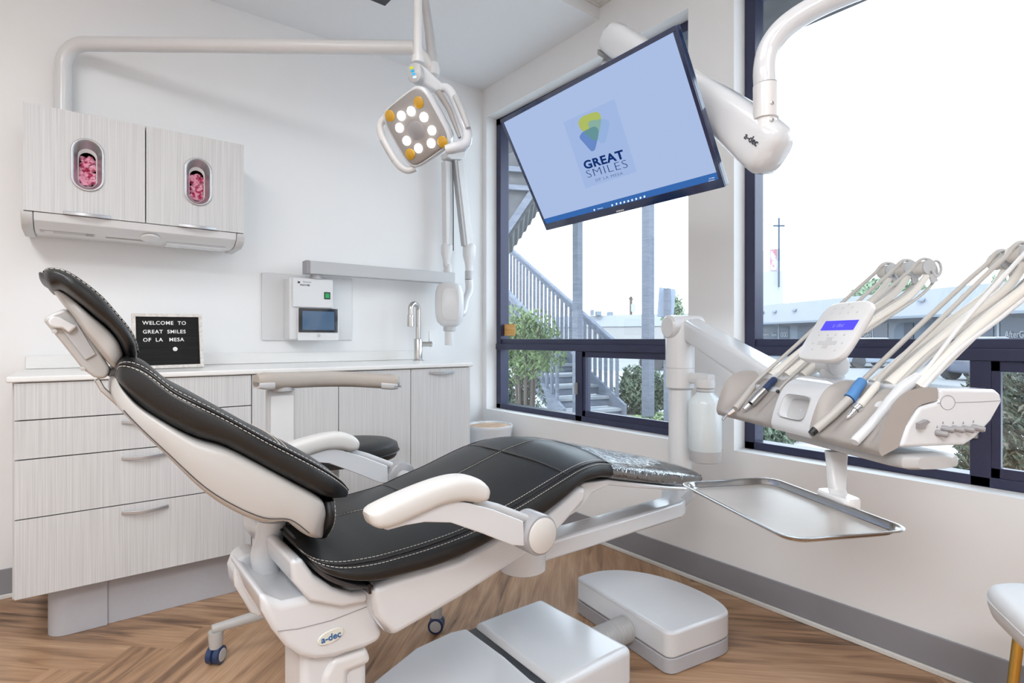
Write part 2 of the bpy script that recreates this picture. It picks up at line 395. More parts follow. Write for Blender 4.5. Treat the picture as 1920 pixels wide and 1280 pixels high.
box('body', X3 + .001, X4 - .002, YC + .021, YB - .01, .182, ZT0, M_gap, c3)
front(c3, 'door', X3, X4, .181, ZT0, hx=(X3 + X4) / 2, hz=ZT0 - .022)
box('end_panel', X4 - .012, X4 + .004, YC + .0195, YB - .01, .181, ZT0, M_lamside, c3, bevel=.001)
wt = thing('countertop', 'long thin white worktop over the base cabinets, with a low upstand', 'countertop', (.7, 2.7, .9))
MB().box(X0 - .018, X4 + .012, YC - .012, YB - .001, ZT0 + .001, .918).build('slab', M_top, wt, bevel=.006, seg=3)
box('backsplash', X0 + .0, X4 + .006, YB - .022, YB - .0015, .9185, .972, M_top, wt, bevel=.004)
pl = thing('plinth', 'recessed grey plinth under the base cabinets, rounded at its left end', 'plinth', (.7, 2.7, 0))
box('board', .09, X4 - .06, 2.53, 2.545, 0.001, .1795, M_plinth, pl)
cp = [(-.075, 2.60)] + [(-.075 + .055 - .055 * math.cos(a), 2.522 + .055 - .055 * math.sin(a)) for a in [math.pi / 2 * k / 8 for k in range(9)]] + [(.094, 2.522), (.094, 2.53), (.094, 2.6)]
prism('corner_cover', [(x, y, .001) for x, y in cp], (0, 0, .1745), M_plinth, pl, smooth=True, angle=50)
box('end_board', -.075, -.065, 2.595, YB - .02, .001, .1795, M_plinth, pl)
# letter board
lb = thing('letter_board', 'small black felt letter board in a whitewashed wooden frame leaning on the counter', 'letter board', at(310, 692, Y=2.70))
c_ = [at(245, 585, Y=2.735), at(378, 587, Y=2.735), at(373, 692, Y=2.70), at(249, 690, Y=2.70)]
ux = (c_[1] - c_[0]).normalized(); uz = (c_[0] - c_[3]); uz = (uz - ux * uz.dot(ux)).normalized(); un = ux.cross(uz)
W_ = (c_[1] - c_[0]).length - .003; Hh = (c_[0] - c_[3]).length; O_ = c_[3] + V((0, 0, .919 - c_[3].z)) - ux * .0
def LB(x, z, n=0): return O_ + ux * x + uz * z + un * n
fw_ = .013; fr = MB()
for x0, x1, z0, z1 in ((0, W_, 0, fw_), (0, W_, Hh - fw_, Hh), (0, fw_, fw_, Hh - fw_), (W_ - fw_, W_, fw_, Hh - fw_)):
    fr.prism([LB(x0, z0, -.008), LB(x1, z0, -.008), LB(x1, z1, -.008), LB(x0, z1, -.008)], un * .020)
fr.build('frame', M_feltf, lb, bevel=.001)
prism('felt_panel', [LB(fw_, fw_, -.006), LB(W_ - fw_, fw_, -.006), LB(W_ - fw_, Hh - fw_, -.006), LB(fw_, Hh - fw_, -.006)], un * .010, M_felt, lb)
for i, (s_, xx) in enumerate((('WELCOME  TO', .045), ('GREAT  SMILES', .045), ('OF  LA   MESA', .045))):
    text('lettering', s_, .0212, LB(.036, Hh - .039 - .0365 * i + (0.003 if i == 2 else 0), .0045), ux, uz, M_letter, lb, extrude=.001, align='LEFT', bold=.00025, spacing=1.1)
sm = MB().lathe(LB(.148, Hh - .148, .0042), un, [(0, .0085), (.0015, .0085)], 20); so = sm.build('smiley', M_letter, lb)
MB().lathe(LB(.145, Hh - .146, .0058), un, [(0, .0012), (.0004, .0012)], 8).lathe(LB(.151, Hh - .146, .0058), un, [(0, .0012), (.0004, .0012)], 8) \
    .tube([LB(.148 + .0045 * math.cos(a), Hh - .1495 + .003 * math.sin(a), .006) for a in [math.pi + math.pi * k / 6 for k in range(7)]], .0005, 5).build('face_mark', M_black, so)
# faucet
fa = thing('faucet', 'tall brushed steel pull-down faucet with a side lever on the counter', 'faucet', at(784, 676, Z=.918))
fb = V(fa.location); fb.y = 2.86; fb.x = at(784, 676, Y=2.86).x
lathe('body', fb + V((0, 0, .0)), (0, 0, 1), [(0, .030), (.005, .030), (.008, .0235), (.122, .0235), (.126, .021), (.126, .017)], M_steel, fa)
dl = (at(767, 618, Y=2.83) - fb); dl.z = 0; dl = dl.normalized(); rr_ = .033
zt = .918 + .29
pts = [fb + V((0, 0, .12)), fb + V((0, 0, .22)), V((fb.x, fb.y, zt - .005))] + [V((fb.x, fb.y, zt)) + dl * (rr_ - rr_ * math.cos(a)) + V((0, 0, rr_ * math.sin(a))) for a in [math.pi * k / 10 for k in range(1, 11)]] + [V((fb.x, fb.y, zt - .03)) + dl * 2 * rr_]
tube('spout', pts, .0145, M_steel, fa, n=18)
lathe('spray_head', V((fb.x, fb.y, zt - .03)) + dl * 2 * rr_, (0, 0, -1), [(0, .0165), (.002, .018), (.012, .018), (.065, .0195), (.067, .015)], M_steel, fa)
le = fb + V((0, 0, .095)); ld = V((1, -.25, 0)).normalized()
hb = lathe('lever_hub', le + ld * .02, ld, [(0, .0145), (.045, .0145), (.047, .0165), (.058, .0165), (.06, .014)], M_steel, fa)
tube('lever', [le + ld * .064, le + ld * .066 + V((0, 0, .075))], .0035, M_steel, fa, n=8)
# ------------------------------------------------------------------ upper cabinet
YU = 2.72; UX0, UX1, UX2 = -.151, .2276, .598; UZ0, UZ1 = 1.513, 1.909
uc = thing('wall_cabinet', 'white grained upper cabinet with two glove ports, hung on the wall', 'cabinet', (.22, 2.9, UZ0))
def ringpts(xc, zc, hw, hh, n=64):
    out = []
    st_ = hh - hw
    for k in range(n):
        a = 2 * math.pi * k / n; d = V((math.cos(a), 0, math.sin(a)))
        # ray hit on stadium
        if abs(d.x) > 1e-6:
            t = hw / abs(d.x); z = t * d.z
            if abs(z) <= st_: out.append((xc + t * d.x, zc + z)); continue
        cz = st_ * (1 if d.z > 0 else -1); b_ = d.z * cz; c2_ = cz * cz - hw * hw
        t = b_ + math.sqrt(max(0, b_ * b_ - c2_)); out.append((xc + t * d.x, zc + t * d.z))
    return out
def rectpts(x0, x1, z0, z1, xc, zc, n=64):
    out = []
    for k in range(n):
        a = 2 * math.pi * k / n; dx, dz = math.cos(a), math.sin(a)
        tx = ((x1 - xc) / dx if dx > 1e-6 else (x0 - xc) / dx if dx < -1e-6 else 1e9); tz = ((z1 - zc) / dz if dz > 1e-6 else (z0 - zc) / dz if dz < -1e-6 else 1e9)
        t = min(tx, tz); out.append([xc + t * dx, zc + t * dz])
    for cx, cz in ((x0, z0), (x0, z1), (x1, z0), (x1, z1)):
        i = min(range(n), key=lambda i: (out[i][0] - cx) ** 2 + (out[i][1] - cz) ** 2); out[i] = [cx, cz]
    return out
uf = MB().box(UX0 + .002, UX0 + .016, YU + .02, YB - .001, UZ0 + .001, UZ1 - .001).box(UX2 - .016, UX2 - .002, YU + .02, YB - .001, UZ0 + .001, UZ1 - .001) \
    .box(UX0 + .002, UX2 - .002, YU + .02, YB - .001, UZ1 - .016, UZ1 - .001).box(UX0 + .002, UX2 - .002, YU + .02, YB - .001, UZ0 + .001, UZ0 + .016).box(UX0 + .002, UX2 - .002, YB - .01, YB - .001, UZ0, UZ1)
uf.build('carcass', M_lamside, uc)
random.seed(11)
for di, (x0, x1) in enumerate(((UX0, UX1), (UX1, UX2))):
    x0 += .002; x1 -= .002
    zc = 1.712; xc = .0395 if di == 0 else .4165
    ip = ringpts(xc, zc, .048, .098); op = rectpts(x0, x1, UZ0 + .001, UZ1 - .001, xc, zc)
    n = 64; mb = MB()
    vs = [(x, YU, z) for x, z in ip] + [(x, YU, z) for x, z in op] + [(x, YU + .018, z) for x, z in ip] + [(x, YU + .018, z) for x, z in op]
    fs = []
    for k in range(n):
        j = (k + 1) % n
        fs += [(k, j, n + j, n + k), (2 * n + k, 3 * n + k, 3 * n + j, 2 * n + j), (n + k, n + j, 3 * n + j, 3 * n + k), (k, 2 * n + k, 2 * n + j, j)]
    d_ = mb.add(vs, fs).build('door', M_lam, uc)
    def R(hw, hh, y, dz=0): return [V((x, y, z + dz)) for x, z in ringpts(xc, zc, hw, hh)]
    pr = MB().loft([R(.0455, .0955, YU + .003), R(.0495, .0995, YU - .003), R(.0515, .1015, YU - .0045), R(.0495, .0995, YU - .006), R(.0455, .0955, YU - .006), R(.042, .092, YU + .0), R(.036, .083, YU + .022, -.002), R(.030, .074, YU + .036, -.004)], cap=False)
    pr.build('glove_port', M_alu, d_, smooth=True, angle=60)
    pr2 = MB().loft([R(.032, .076, YU + .034, -.004), R(.029, .071, YU + .036, -.006), R(.0265, .068, YU + .041, -.010)], cap=False)
    pr2.build('box_slot', M_wp, d_, smooth=True)
    box('glove_box', xc - .06, xc + .06, YU + .115, YU + .125, zc - .12, zc + .12, M_inside, d_)
    bow_handle(d_, (x0 + x1) / 2, YU, UZ0 + .006, .145)
    g = MB()
    for q in range(46):
        px_ = xc + random.uniform(-.023, .023); pz = zc - .066 + (q / 46) * (.105 if di == 0 else .10) + random.uniform(-.004, .004); py = YU + .048 + random.uniform(-.004, .006)
        nn = 9; ang = random.uniform(0, 6.28); r_ = random.uniform(.010, .018); tz = random.uniform(-.7, .7); tx = random.uniform(-.8, .8)
        ring = [(px_ + r_ * math.cos(ang + 6.28 * k / nn) * (1 if k % 3 else .7), py + .006 * math.sin(2 * 6.28 * k / nn) + tx * .004 * math.cos(6.28 * k / nn), pz + r_ * .8 * math.sin(ang + 6.28 * k / nn)) for k in range(nn)]
        cpt = (px_, py - .006 - random.random() * .004, pz)
        g.add([cpt] + ring, [(0, k + 1, (k + 1) % nn + 1) for k in range(nn)])
    go = g.build('gloves', M_pink, None, smooth=True)
    tag(go, 'crumpled pink gloves filling the port of the %s cabinet door' % ('left-hand' if di == 0 else 'right-hand'), 'gloves', 'pink gloves in the glove ports', kind='stuff')
# underside
us = thing  # short name
prof = [(YU + .005, UZ0), (YU + .012, UZ0 - .03), (YU + .055, UZ0 - .055), (YU + .14, UZ0 - .062), (YB - .03, UZ0 - .05), (YB - .002, UZ0 - .03), (YB - .002, UZ0)]
prism('underside_tray', [(UX0 + .03, y, z - .0005) for y, z in prof], (UX2 - UX0 - .06, 0, 0), M_wp, uc, bevel=.003)
for xa, xb in ((UX0 - .006, UX0 + .0285), (UX2 - .0285, UX2 + .004)):
    pr_ = [(YU + .004, UZ0 - .001)] + [(YU + .08 - .078 * math.cos(a), UZ0 - .062 * math.sin(a)) for a in [math.pi / 2 * k / 8 for k in range(1, 9)]] + [(YB - .07, UZ0 - .062), (YB - .02, UZ0 - .04), (YB - .002, UZ0 - .001)]
    prism('end_cap', [(xa, y, z) for y, z in pr_], (xb - xa, 0, 0), M_lamside, uc, bevel=.004)
def under(name, x0, x1, y0, y1, m, dz=.003, zt=.02):
    def zz(y): return UZ0 - .030 - .025 * (y - YU - .012) / .043 if y < YU + .055 else UZ0 - .055 - .007 * (y - YU - .055) / .085
    pts = [(x0, y0, zz(y0) + .001 - dz), (x0, y1, zz(y1) + .001 - dz), (x1, y1, zz(y1) + .001 - dz), (x1, y0, zz(y0) + .001 - dz)]
    return prism(name, pts, (0, 0, dz * .9), m, uc)
under('outlet_recess', UX0 + .045, UX0 + .215, YU + .062, YU + .10, M_shell)
under('outlet', UX0 + .185, UX0 + .21, YU + .066, YU + .094, M_mg, .0045)
under('outlet', UX0 + .06, UX0 + .085, YU + .066, YU + .094, M_wp, .0045)
under('towel_slot', UX0 + .25, UX0 + .40, YU + .085, YU + .105, M_taupe)
under('light_bar', UX0 + .46, UX2 - .06, YU + .075, YU + .13, M_wg, .012)
lathe('control_dial', (UX1 + .02, YU + .052, UZ0 - .05), (0, -.3, -1), [(0, .034), (.006, .034), (.010, .026), (.011, .0)], M_wp, uc)
# ------------------------------------------------------------------ x-ray unit
xr = thing('xray_unit', 'white wall-mounted x-ray unit with a touch panel, long bracket and folded arm beside the faucet', 'x-ray unit', at(580, 640, Y=YB))
Yw = YB - .012
wpn = ybox('wall_plate', 491, 516, 661, 638, Yw, YB - .001, M_wp, xr, bevel=.006)
Yf = 2.935
a = at(542.5, 0, Y=Yf).x; b_ = at(625, 0, Y=Yf).x
zt_ = at(585, 521, Y=Yf).z; zm = at(585, 577, Y=Yf).z; zb = at(585, 638, Y=Yf).z
hx = MB(); cb = MB().box(a, b_, Yf, Yw - .0005, zb + .004, zt_).build('control_box', M_wp, xr, bevel=.008, seg=3)
ybox('upper_cover', 549, 522, 624.5, 576.5, Yf - .010, Yf - .0005, M_wp, cb, bevel=.004)
sc_ = MB(); ybox('lower_cover', 558, 577.5, 636, 638.5, Yf - .012, Yf - .001, M_wp, cb, bevel=.005)
sn = ybox('touch_screen', 560, 578, 633.5, 623, Yf - .017, Yf - .0125, principled('glossy_black_screen', (.01, .012, .02), .05, coat=1), cb, bevel=.003)
ybox('display', 567, 583.5, 627, 618.5, Yf - .0182, Yf - .0175, principled('painted_screen_reflection', (.03, .06, .11), .04, coat=1, emis=(.03, .07, .13), es=.7), sn)  # steel-blue reflection on the dark display, imitated by colour and weak emission
sw = ybox('power_switch', 608, 547.5, 619.5, 561, Yf - .0125, Yf - .0105, M_black, cb, bevel=.001)
ybox('rocker', 610, 549.5, 617.5, 559, Yf - .0155, Yf - .013, principled('green_rocker', (.0, .22, .05), .3, emis=(0, .3, .07), es=.35), sw, bevel=.001)
p_ = at(598, 629, Y=Yf - .013); MB().lathe(p_, (0, -1, 0), [(0, .009), (.001, .009), (.0012, .0)], 20).build('round_button', M_lg, cb)
text('lettering', 'PHOT-XIIS', .0105, at(572, 534.5, Y=Yf - .0105), (1, 0, 0), (0, 0, 1), M_ink, cb, bold=.0003)
text('lettering', 'Belmont', .0125, at(576, 528.5, Y=Yf - .0105), (1, 0, 0), (0, 0, 1), principled('pale_ink', (.4, .4, .42), .5), cb)
p_ = at(560.5, 529, Y=Yf - .0105); box('logo_mark', p_.x - .006, p_.x + .005, p_.y - .0005, p_.y, p_.z - .005, p_.z + .005, M_ink, cb)
# bracket arm
bk = at(592, 520, Y=2.95)
lathe('swivel', (bk.x, 2.945, zt_ - .004), (0, 0, 1), [(0, .03), (.022, .03), (.024, .02), (.036, .02)], M_lg, xr)
ea = MB().box(.945, 1.812, 2.89, 2.95, 1.375, 1.441); ea.build('extension_arm', M_lg, xr, bevel=.004)
box('end_cap', .925, .9445, 2.889, 2.951, 1.374, 1.442, M_mg, xr, bevel=.003)
YX = 2.92
def pt(x, y, Y=YX): return at(x, y, Y=Y)
k = pt(840, 505); 
lathe('pivot_collar', (k.x, YX, 1.4415), (0, 0, 1), [(0, .027), (.02, .027), (.021, .024), (.05, .024)], M_wp, xr)
def knuckle(cx, cy, top, bot, w1_, w2_, Y=YX):
    t_ = pt(cx, top, Y); b2 = pt(cx, bot, Y); n = 10; rs = []; sc2 = (t_ - CAM).dot(Fw) / FPX
    H_ = t_.z - b2.z
    for q, ww in ((0, w1_ * .45), (.05, w1_ * .8), (.15, w1_), (.45, w1_ * .98), (.75, w1_ * .65), (.9, w2_), (1, w2_)):
        rs.append(sring(t_ + (b2 - t_) * q, V((1, 0, 0)) * ww * sc2 / 2, V((0, 1, 0)) * ww * .8 * sc2 / 2, 2.6, 20))
    return MB().loft(rs).build('knuckle', M_wp, xr, smooth=True)
knuckle(838, 475, 455, 500, 22, 14)
knuckle(880, 480, 455, 508, 25, 15, YX - .02)
def seg_arm(xa, ya, xb, yb, w_, Y):
    A = pt(xa, ya, Y); B = pt(xb, yb, Y); sc2 = (A - CAM).dot(Fw) / FPX
    o = MB().beam(A, B, w_ * sc2, .05, (0, 1, 0)).build('arm_segment', M_wp, xr, bevel=.006)
    t = (B - A).normalized(); side = t.cross(V((0, 1, 0)))
    for s_ in (1,):
        C0 = A + V((1, 0, 0)) * (w_ * sc2 / 2 + .008) * (1 if xa < 850 else -1); C1 = B + (C0 - A)
        MB().beam(C0, C1, .016, .04, (0, 1, 0)).build('cover_strip', M_lg, o, bevel=.002)
seg_arm(836, 303, 838, 460, 12, YX); seg_arm(860, 303, 878, 462, 15, YX - .02)
cp_ = [pt(831, 287), pt(867, 287), pt(866, 297), pt(860, 302), pt(840, 302), pt(832, 297)]
prism('elbow', [p + V((0, -.045, 0)) for p in cp_], (0, .08, 0), M_wp, xr, bevel=.008, seg=3)
lathe('elbow_cap', pt(860, 286) + V((0, 0, 0)), (0, 0, 1), [(0, .036), (.004, .040), (.018, .038), (.03, .025), (.032, .0)], M_ltblue, xr)
tube('cable', [pt(849, 303, YX - .04), pt(850, 400, YX - .04), pt(850, 470, YX - .045)], .003, M_dark, xr, n=8)
b1 = pt(879, 508, YX - .02)
lathe('ring', b1 + V((0, 0, .0)), (0, 0, -1), [(0, .024), (.052, .024)], M_lg, xr)
tube('yoke', [pt(879, 524, YX - .02), pt(880, 545, YX - .02), pt(872, 565, YX - .04), pt(868, 585, YX - .06), pt(862, 586, YX - .08)], [.024, .026, .024, .024, .02], M_wp, xr, n=18, smooth_path=5)
# tube head
hc = pt(843, 571, YX - .08); sc2 = (hc - CAM).dot(Fw) / FPX; rs = []
for q, ww, dp in ((-41, .35, .5), (-39, .65, .8), (-34, .85, .95), (-22, .97, 1), (0, 1, 1), (18, .97, 1), (32, .85, .95), (39, .6, .75), (42, .35, .5)):
    rs.append(sring(hc + Up * (-q * sc2), Rt * 27 * ww * sc2, Fw * .065 * dp, 3, 28))
hd = MB().loft(rs).build('tube_head', M_wp, xr, smooth=True)
MB().loft([sring(hc + Rt * 4 * sc2 - Fw * (.0645) + Up * 0, Rt * 17 * sc2, Up * 31 * sc2, 4, 28), sring(hc + Rt * 4 * sc2 - Fw * (.068), Rt * 15.5 * sc2, Up * 29 * sc2, 4, 28)]).build('head_cover', M_wp, hd, smooth=True, angle=30)
lathe('cone_ring', hc - Up * 41 * sc2, (0, 0, -1), [(0, .034), (.003, .037), (.026, .037), (.027, .028)], M_lg, xr)
lathe('aiming_cone', hc - Up * 50 * sc2, (0, 0, -1), [(0, .029), (.082, .029), (.0825, .026), (.03, .026)], M_wp, xr)
# waste bin with wooden lid
wb = thing('pot', 'round white pot with a light wooden lid between cabinet and window', 'pot', (1.93, 2.70, 0))
lathe('pot_body', (1.93, 2.70, 0.001), (0, 0, 1), [(0, .095), (.01, .10), (.48, .128), (.52, .138), (.535, .140), (.540, .137), (.537, .126), (.525, .122)], M_wg, wb, n=48)
lathe('lid', (1.93, 2.70, .5255), (0, 0, 1), [(0, .1215), (.004, .1215), (.006, .117), (.0061, 0)], M_woodlid, wb, n=48)
# ------------------------------------------------------------------ dental chair
YCH = 1.30
ch = thing('dental_chair', 'reclined dental chair with black stitched leather and white shell in the middle', 'dental chair', (.95, YCH, 0))
class Cush:
    """padded shape given by near-side top and bottom edge points and a half width; mirrored about the chair's axis"""
    def __init__(s, stn, p=5, crown=.0, yc=YCH, sub=5):
        base = []
        for hw, T, B in stn:
            T = T if isinstance(T, V) else at(*T, Y=yc - hw); B = B if isinstance(B, V) else at(*B, Y=yc - hw); base.append((hw, T, B))
        hs = [q.x for q in cr([V((b[0], 0, 0)) for b in base], sub)]
        Ts = cr([V((b[1].x, 0, b[1].z)) for b in base], sub); Bs = cr([V((b[2].x, 0, b[2].z)) for b in base], sub)
        s.st = list(zip(hs, Ts, Bs)); s.p = p; s.crown = crown; s.yc = yc
    def pt(s, i, y, v, off=0):
        i = min(max(i, 0), len(s.st) - 1); k = int(i); f = i - k; k2 = min(k + 1, len(s.st) - 1)
        a, b = s.st[k], s.st[k2]
        hw = a[0] * (1 - f) + b[0] * f; T = a[1].lerp(b[1], f); B = a[2].lerp(b[2], f)
        c = s.crown if not callable(s.crown) else s.crown(i / (len(s.st) - 1))
        t = (T - B); L_ = t.length
        vv = v + (c / max(L_, .02)) * (1 - y * y) * max(0, v - .5) * 2
        q = B + t * vv; q.y = s.yc + hw * y
        if off: q += t.normalized() * off * (v - .5) * 2 + V((0, off * (1 if y > 0 else -1) * abs(y) ** 4, 0))
        return q
    def xy(s, th):
        ca, sa = math.cos(th), math.sin(th)
        return math.copysign(abs(ca) ** (2 / s.p), ca), .5 + .5 * math.copysign(abs(sa) ** (2 / s.p), sa)
    def ring(s, i, n=40, off=0, th0=0, th1=2 * math.pi): return [s.pt(i, *s.xy(th0 + (th1 - th0) * k / n), off) for k in range(n)]
    def mesh(s, name, m, parent, n=40, off=0, i0=0, i1=None, cap=True, **k):
        i1 = len(s.st) - 1 if i1 is None else i1
        idx = [i0 + (i1 - i0) * q / max(1, int((i1 - i0) * 1)) for q in range(int(i1 - i0) + 1)]
        k.setdefault('smooth', True); k.setdefault('angle', 50)
        rings = [s.ring(i, n, off) for i in idx]
        if cap:  # round the ends
            def shrink(r, f, mv):
                c = sum(r, V()) / len(r); return [c + (q - c) * f + mv for q in r]
            d0 = (sum(rings[0], V()) - sum(rings[1], V())); d0 = d0.normalized() if d0.length > 0 else V()
            d1 = (sum(rings[-1], V()) - sum(rings[-2], V())); d1 = d1.normalized() if d1.length > 0 else V()
            e = .008
            rings = [shrink(rings[0], .7, d0 * e), shrink(rings[0], .9, d0 * e * .7)] + rings + [shrink(rings[-1], .9, d1 * e * .7), shrink(rings[-1], .7, d1 * e)]
        return MB().loft(rings).build(name, m, parent, **k)
    def line(s, th, i0=0, i1=None, off=.0015, n=60):
        i1 = len(s.st) - 1 if i1 is None else i1
        y, v = s.xy(th); return [s.pt(i0 + (i1 - i0) * k / n, y, v, off) for k in range(n + 1)]
def stitch(paths, parent, name='stitching', step=.0085, dash=.0058, r=.00062, m=None):
    mb = MB()
    for pts in paths:
        L_ = 0; acc = [0]
        for a, b in zip(pts, pts[1:]): L_ += (b - a).length; acc.append(L_)
        def P_(d):
            for k in range(len(acc) - 1):
                if acc[k + 1] >= d: return pts[k].lerp(pts[k + 1], (d - acc[k]) / max(acc[k + 1] - acc[k], 1e-9))
            return pts[-1]
        d = 0
        while d + dash < L_:
            mb.tube([P_(d), P_(d + dash)], r, 5); d += step
    return mb.build(name, m or M_thread, parent)
def piping(name, paths, r, m, parent):
    mb = MB()
    for p_ in paths: mb.tube(p_, r, 8)
    return mb.build(name, m, parent, smooth=True)
PI = math.pi
# seat and leg rest: one long cushion
seat = Cush([(.13, (557, 1022), (568, 1036)), (.20, (577, 1043), (590, 1064)), (.24, (607, 1058), (622, 1084)), (.255, (650, 1063), (668, 1097)), (.26, (700, 1056), (715, 1098)),
             (.26, (744, 1045), (762, 1087)), (.26, (815, 1023), (830, 1069)), (.26, (887, 996), (903, 1036)), (.26, (935, 969), (950, 1008)), (.26, (985, 940), (1000, 992)),
             (.26, (1053, 899), (1058, 948)), (.255, (1090, 879), (1093, 914)), (.25, (1115, 869), (1118, 904)), (.24, (1139, 866), (1141, 901)), (.23, (1190, 871), (1195, 907)),
             (.21, (1250, 878), (1255, 914)), (.19, (1295, 885), (1290, 917)), (.14, (1320, 890), (1310, 913))], p=4.2,
            crown=lambda t: .030 * min(1, t * 5) * (1 - .55 * max(0, (t - .7) / .3)))
so = seat.mesh('seat_cushion', M_leather, ch, n=48)
NS = len(seat.st) - 1
def near(deg): return PI + math.radians(deg)          # angles on the near (-y) side; minus = towards the top
s1 = [seat.line(th, 2, NS * .99) for th in (near(-37), near(-27))] + [seat.line(-math.radians(-37), 2, NS * .99)]
stitch([seat.line(near(-40), 2, NS * .78), seat.line(near(-24), 2, NS * .78)], so)
piping('piping', [seat.line(near(-33), 0, NS, .0008), seat.line(math.radians(33), 0, NS, .0008)], .0018, M_black, so)
def idx_x(x):
    for i in range(NS * 10):
        if seat.pt(i / 10, 0, 1).x > x: return i / 10
def across(i, y0=-.93, y1=.93, bow=0, off=.0006): return [seat.pt(i + bow * (1 - y * y), y, seat_v(y), off) for y in [y0 + (y1 - y0) * k / 30 for k in range(31)]]
def seat_v(y): return .5 + .5 * max(0, 1 - abs(y) ** seat.p) ** (1 / seat.p)
iA = idx_x(.815); iB = idx_x(1.00)
iA2 = idx_x(.70)
piping('cross_seam', [across(iA2, bow=-1.5, off=0)], .0022, M_black, so); piping('cross_seam', [across(iB, bow=-2.0, off=0)], .0022, M_black, so)
stitch([across(iA2 + .25, bow=-1.5), across(iB + .25, bow=-2.0)], so, 'cross_stitching', m=principled('dark_thread', (.16, .15, .13), .7))
mid = [seat.pt(i, 0, 1, .0) for i in [3 + (iA2 - 4.5) * k / 30 for k in range(31)]]
mid2 = [seat.pt(i, .0, 1, .0) for i in [iA2 - 1.5 + (NS * .80 - iA2 + 1.5) * k / 40 for k in range(41)]]
piping('centre_seam', [mid], .0016, M_black, so); piping('centre_seam', [mid2], .0016, M_black, so); stitch([[p + V((0, -.005, .0008)) for p in mid], [p + V((0, -.005, .0008)) for p in mid2]], so)
# clear protective sleeve over the foot end
M_film2 = glassy('clear_plastic_film', (.93, .95, .98), .34, .04)
nt = M_film2.node_tree; gl = [n for n in nt.nodes if n.type == 'BSDF_GLOSSY'][0]
n2 = nt.nodes.new('ShaderNodeTexNoise'); n2.inputs['Scale'].default_value = 22; n2.inputs['Detail'].default_value = 3; n2.inputs['Distortion'].default_value = 1.5; bp = nt.nodes.new('ShaderNodeBump'); bp.inputs['Strength'].default_value = 1; bp.inputs['Distance'].default_value = .006
tcn = nt.nodes.new('ShaderNodeTexCoord'); nt.links.new(tcn.outputs['Object'], n2.inputs['Vector']); nt.links.new(n2.outputs['Fac'], bp.inputs['Height']); nt.links.new(bp.outputs[0], gl.inputs['Normal'])
flm = seat.mesh('protective_sleeve', M_film2, ch, n=48, off=.004, i0=NS * .775, i1=NS * .985, cap=False)
flm['label'] = 'clear plastic sleeve'
# backrest
back = Cush([(.10, (219, 690), (214, 706)), (.13, (226, 674), (224, 722)), (.15, (248, 668), (246, 748)), (.17, (279, 678), (285, 782)), (.19, (322, 712), (332, 812)), (.21, (366, 736), (380, 833)),
             (.22, (410, 760), (425, 846)), (.23, (450, 782), (470, 868)), (.235, (497, 808), (515, 893)), (.24, (541, 830), (555, 914)), (.24, (607, 865), (600, 937)), (.22, (643, 892), (627, 945)), (.17, (656, 915), (648, 938))], p=3.6, crown=.0)
bo = back.mesh('back_cushion', M_leather, ch, n=48)
NB = len(back.st) - 1
stitch([back.line(near(-30), 1, NB - .5), back.line(near(-14), 1, NB - .5)], bo)
piping('piping', [back.line(near(-22), 0, NB, .0012)], .002, M_black, bo)
ix = NB * .73
stitch([[back.pt(i_, *back.xy(near(-a)), .001) for a in range(30, 92, 3)] for i_ in (ix, ix + 1.3)], bo)
lum = Cush([(.20, (636, 938), (602, 943)), (.21, (637, 965), (607, 975)), (.20, (632, 988), (604, 995)), (.17, (618, 1008), (599, 1010))], p=3.5)
lo = lum.mesh('lumbar_pad', M_leather, ch)
stitch([lum.line(near(-40), 0), lum.line(near(-20), 0)], lo)
bs = Cush([(.10, (219, 708), (214, 748)), (.122, (232, 730), (226, 770)), (.145, (262, 762), (260, 806)), (.175, (305, 790), (318, 862)), (.20, (366, 822), (385, 927)), (.212, (425, 838), (440, 965)), (.222, (480, 864), (498, 988)), (.228, (545, 900), (545, 986)), (.226, (600, 930), (578, 1010)), (.21, (613, 946), (592, 1015)), (.18, (613, 985), (602, 1012))], p=8)
bso = bs.mesh('back_shell', M_shell, ch)
piping('panel_gap', [[bs.pt(i, *bs.xy(near(8 + i * .25)), .0004) for i in [6 + k for k in range(int(len(bs.st) - 16))]]], .0009, M_dark, bso)
# recline link between shell and rear housing
tube('recline_link', [at(510, 975, Y=YCH), at(505, 1010, Y=YCH), at(497, 1040, Y=YCH), at(502, 1075, Y=YCH), at(522, 1108, Y=YCH)], [.03, .030, .030, .027, .024], M_wg, ch, n=20, smooth_path=5)
# headrest
hr = Cush([(.10, (80, 507), (83, 528)), (.12, (87, 499), (95, 540)), (.13, (103, 497), (113, 541)), (.14, (127, 504), (135, 556)), (.14, (152, 519), (157, 574)), (.14, (190, 549), (180, 594)), (.135, (220, 583), (202, 612)), (.13, (246, 615), (221, 634)), (.12, (259, 640), (231, 655)), (.10, (262, 660), (235, 668))], p=3.2, crown=.0)
ho = hr.mesh('headrest_cushion', M_leather, ch)
NH = len(hr.st) - 1
stitch([hr.line(near(-40), 2, NH), hr.line(near(-52), 2, NH)], ho); piping('piping', [hr.line(near(-46), 1, NH, .001)], .0016, M_black, ho)
hs = Cush([(.05, (100, 541), (101, 546)), (.07, (112, 543), (112, 560)), (.085, (135, 556), (124, 575)), (.095, (157, 575), (141, 597)), (.10, (180, 595), (160, 625)), (.10, (203, 614), (180, 650)), (.10, (222, 636), (200, 675)), (.09, (231, 656), (214, 690)), (.07, (233, 672), (219, 692))], p=5)
hso = hs.mesh('headrest_shell', M_shell, ch)
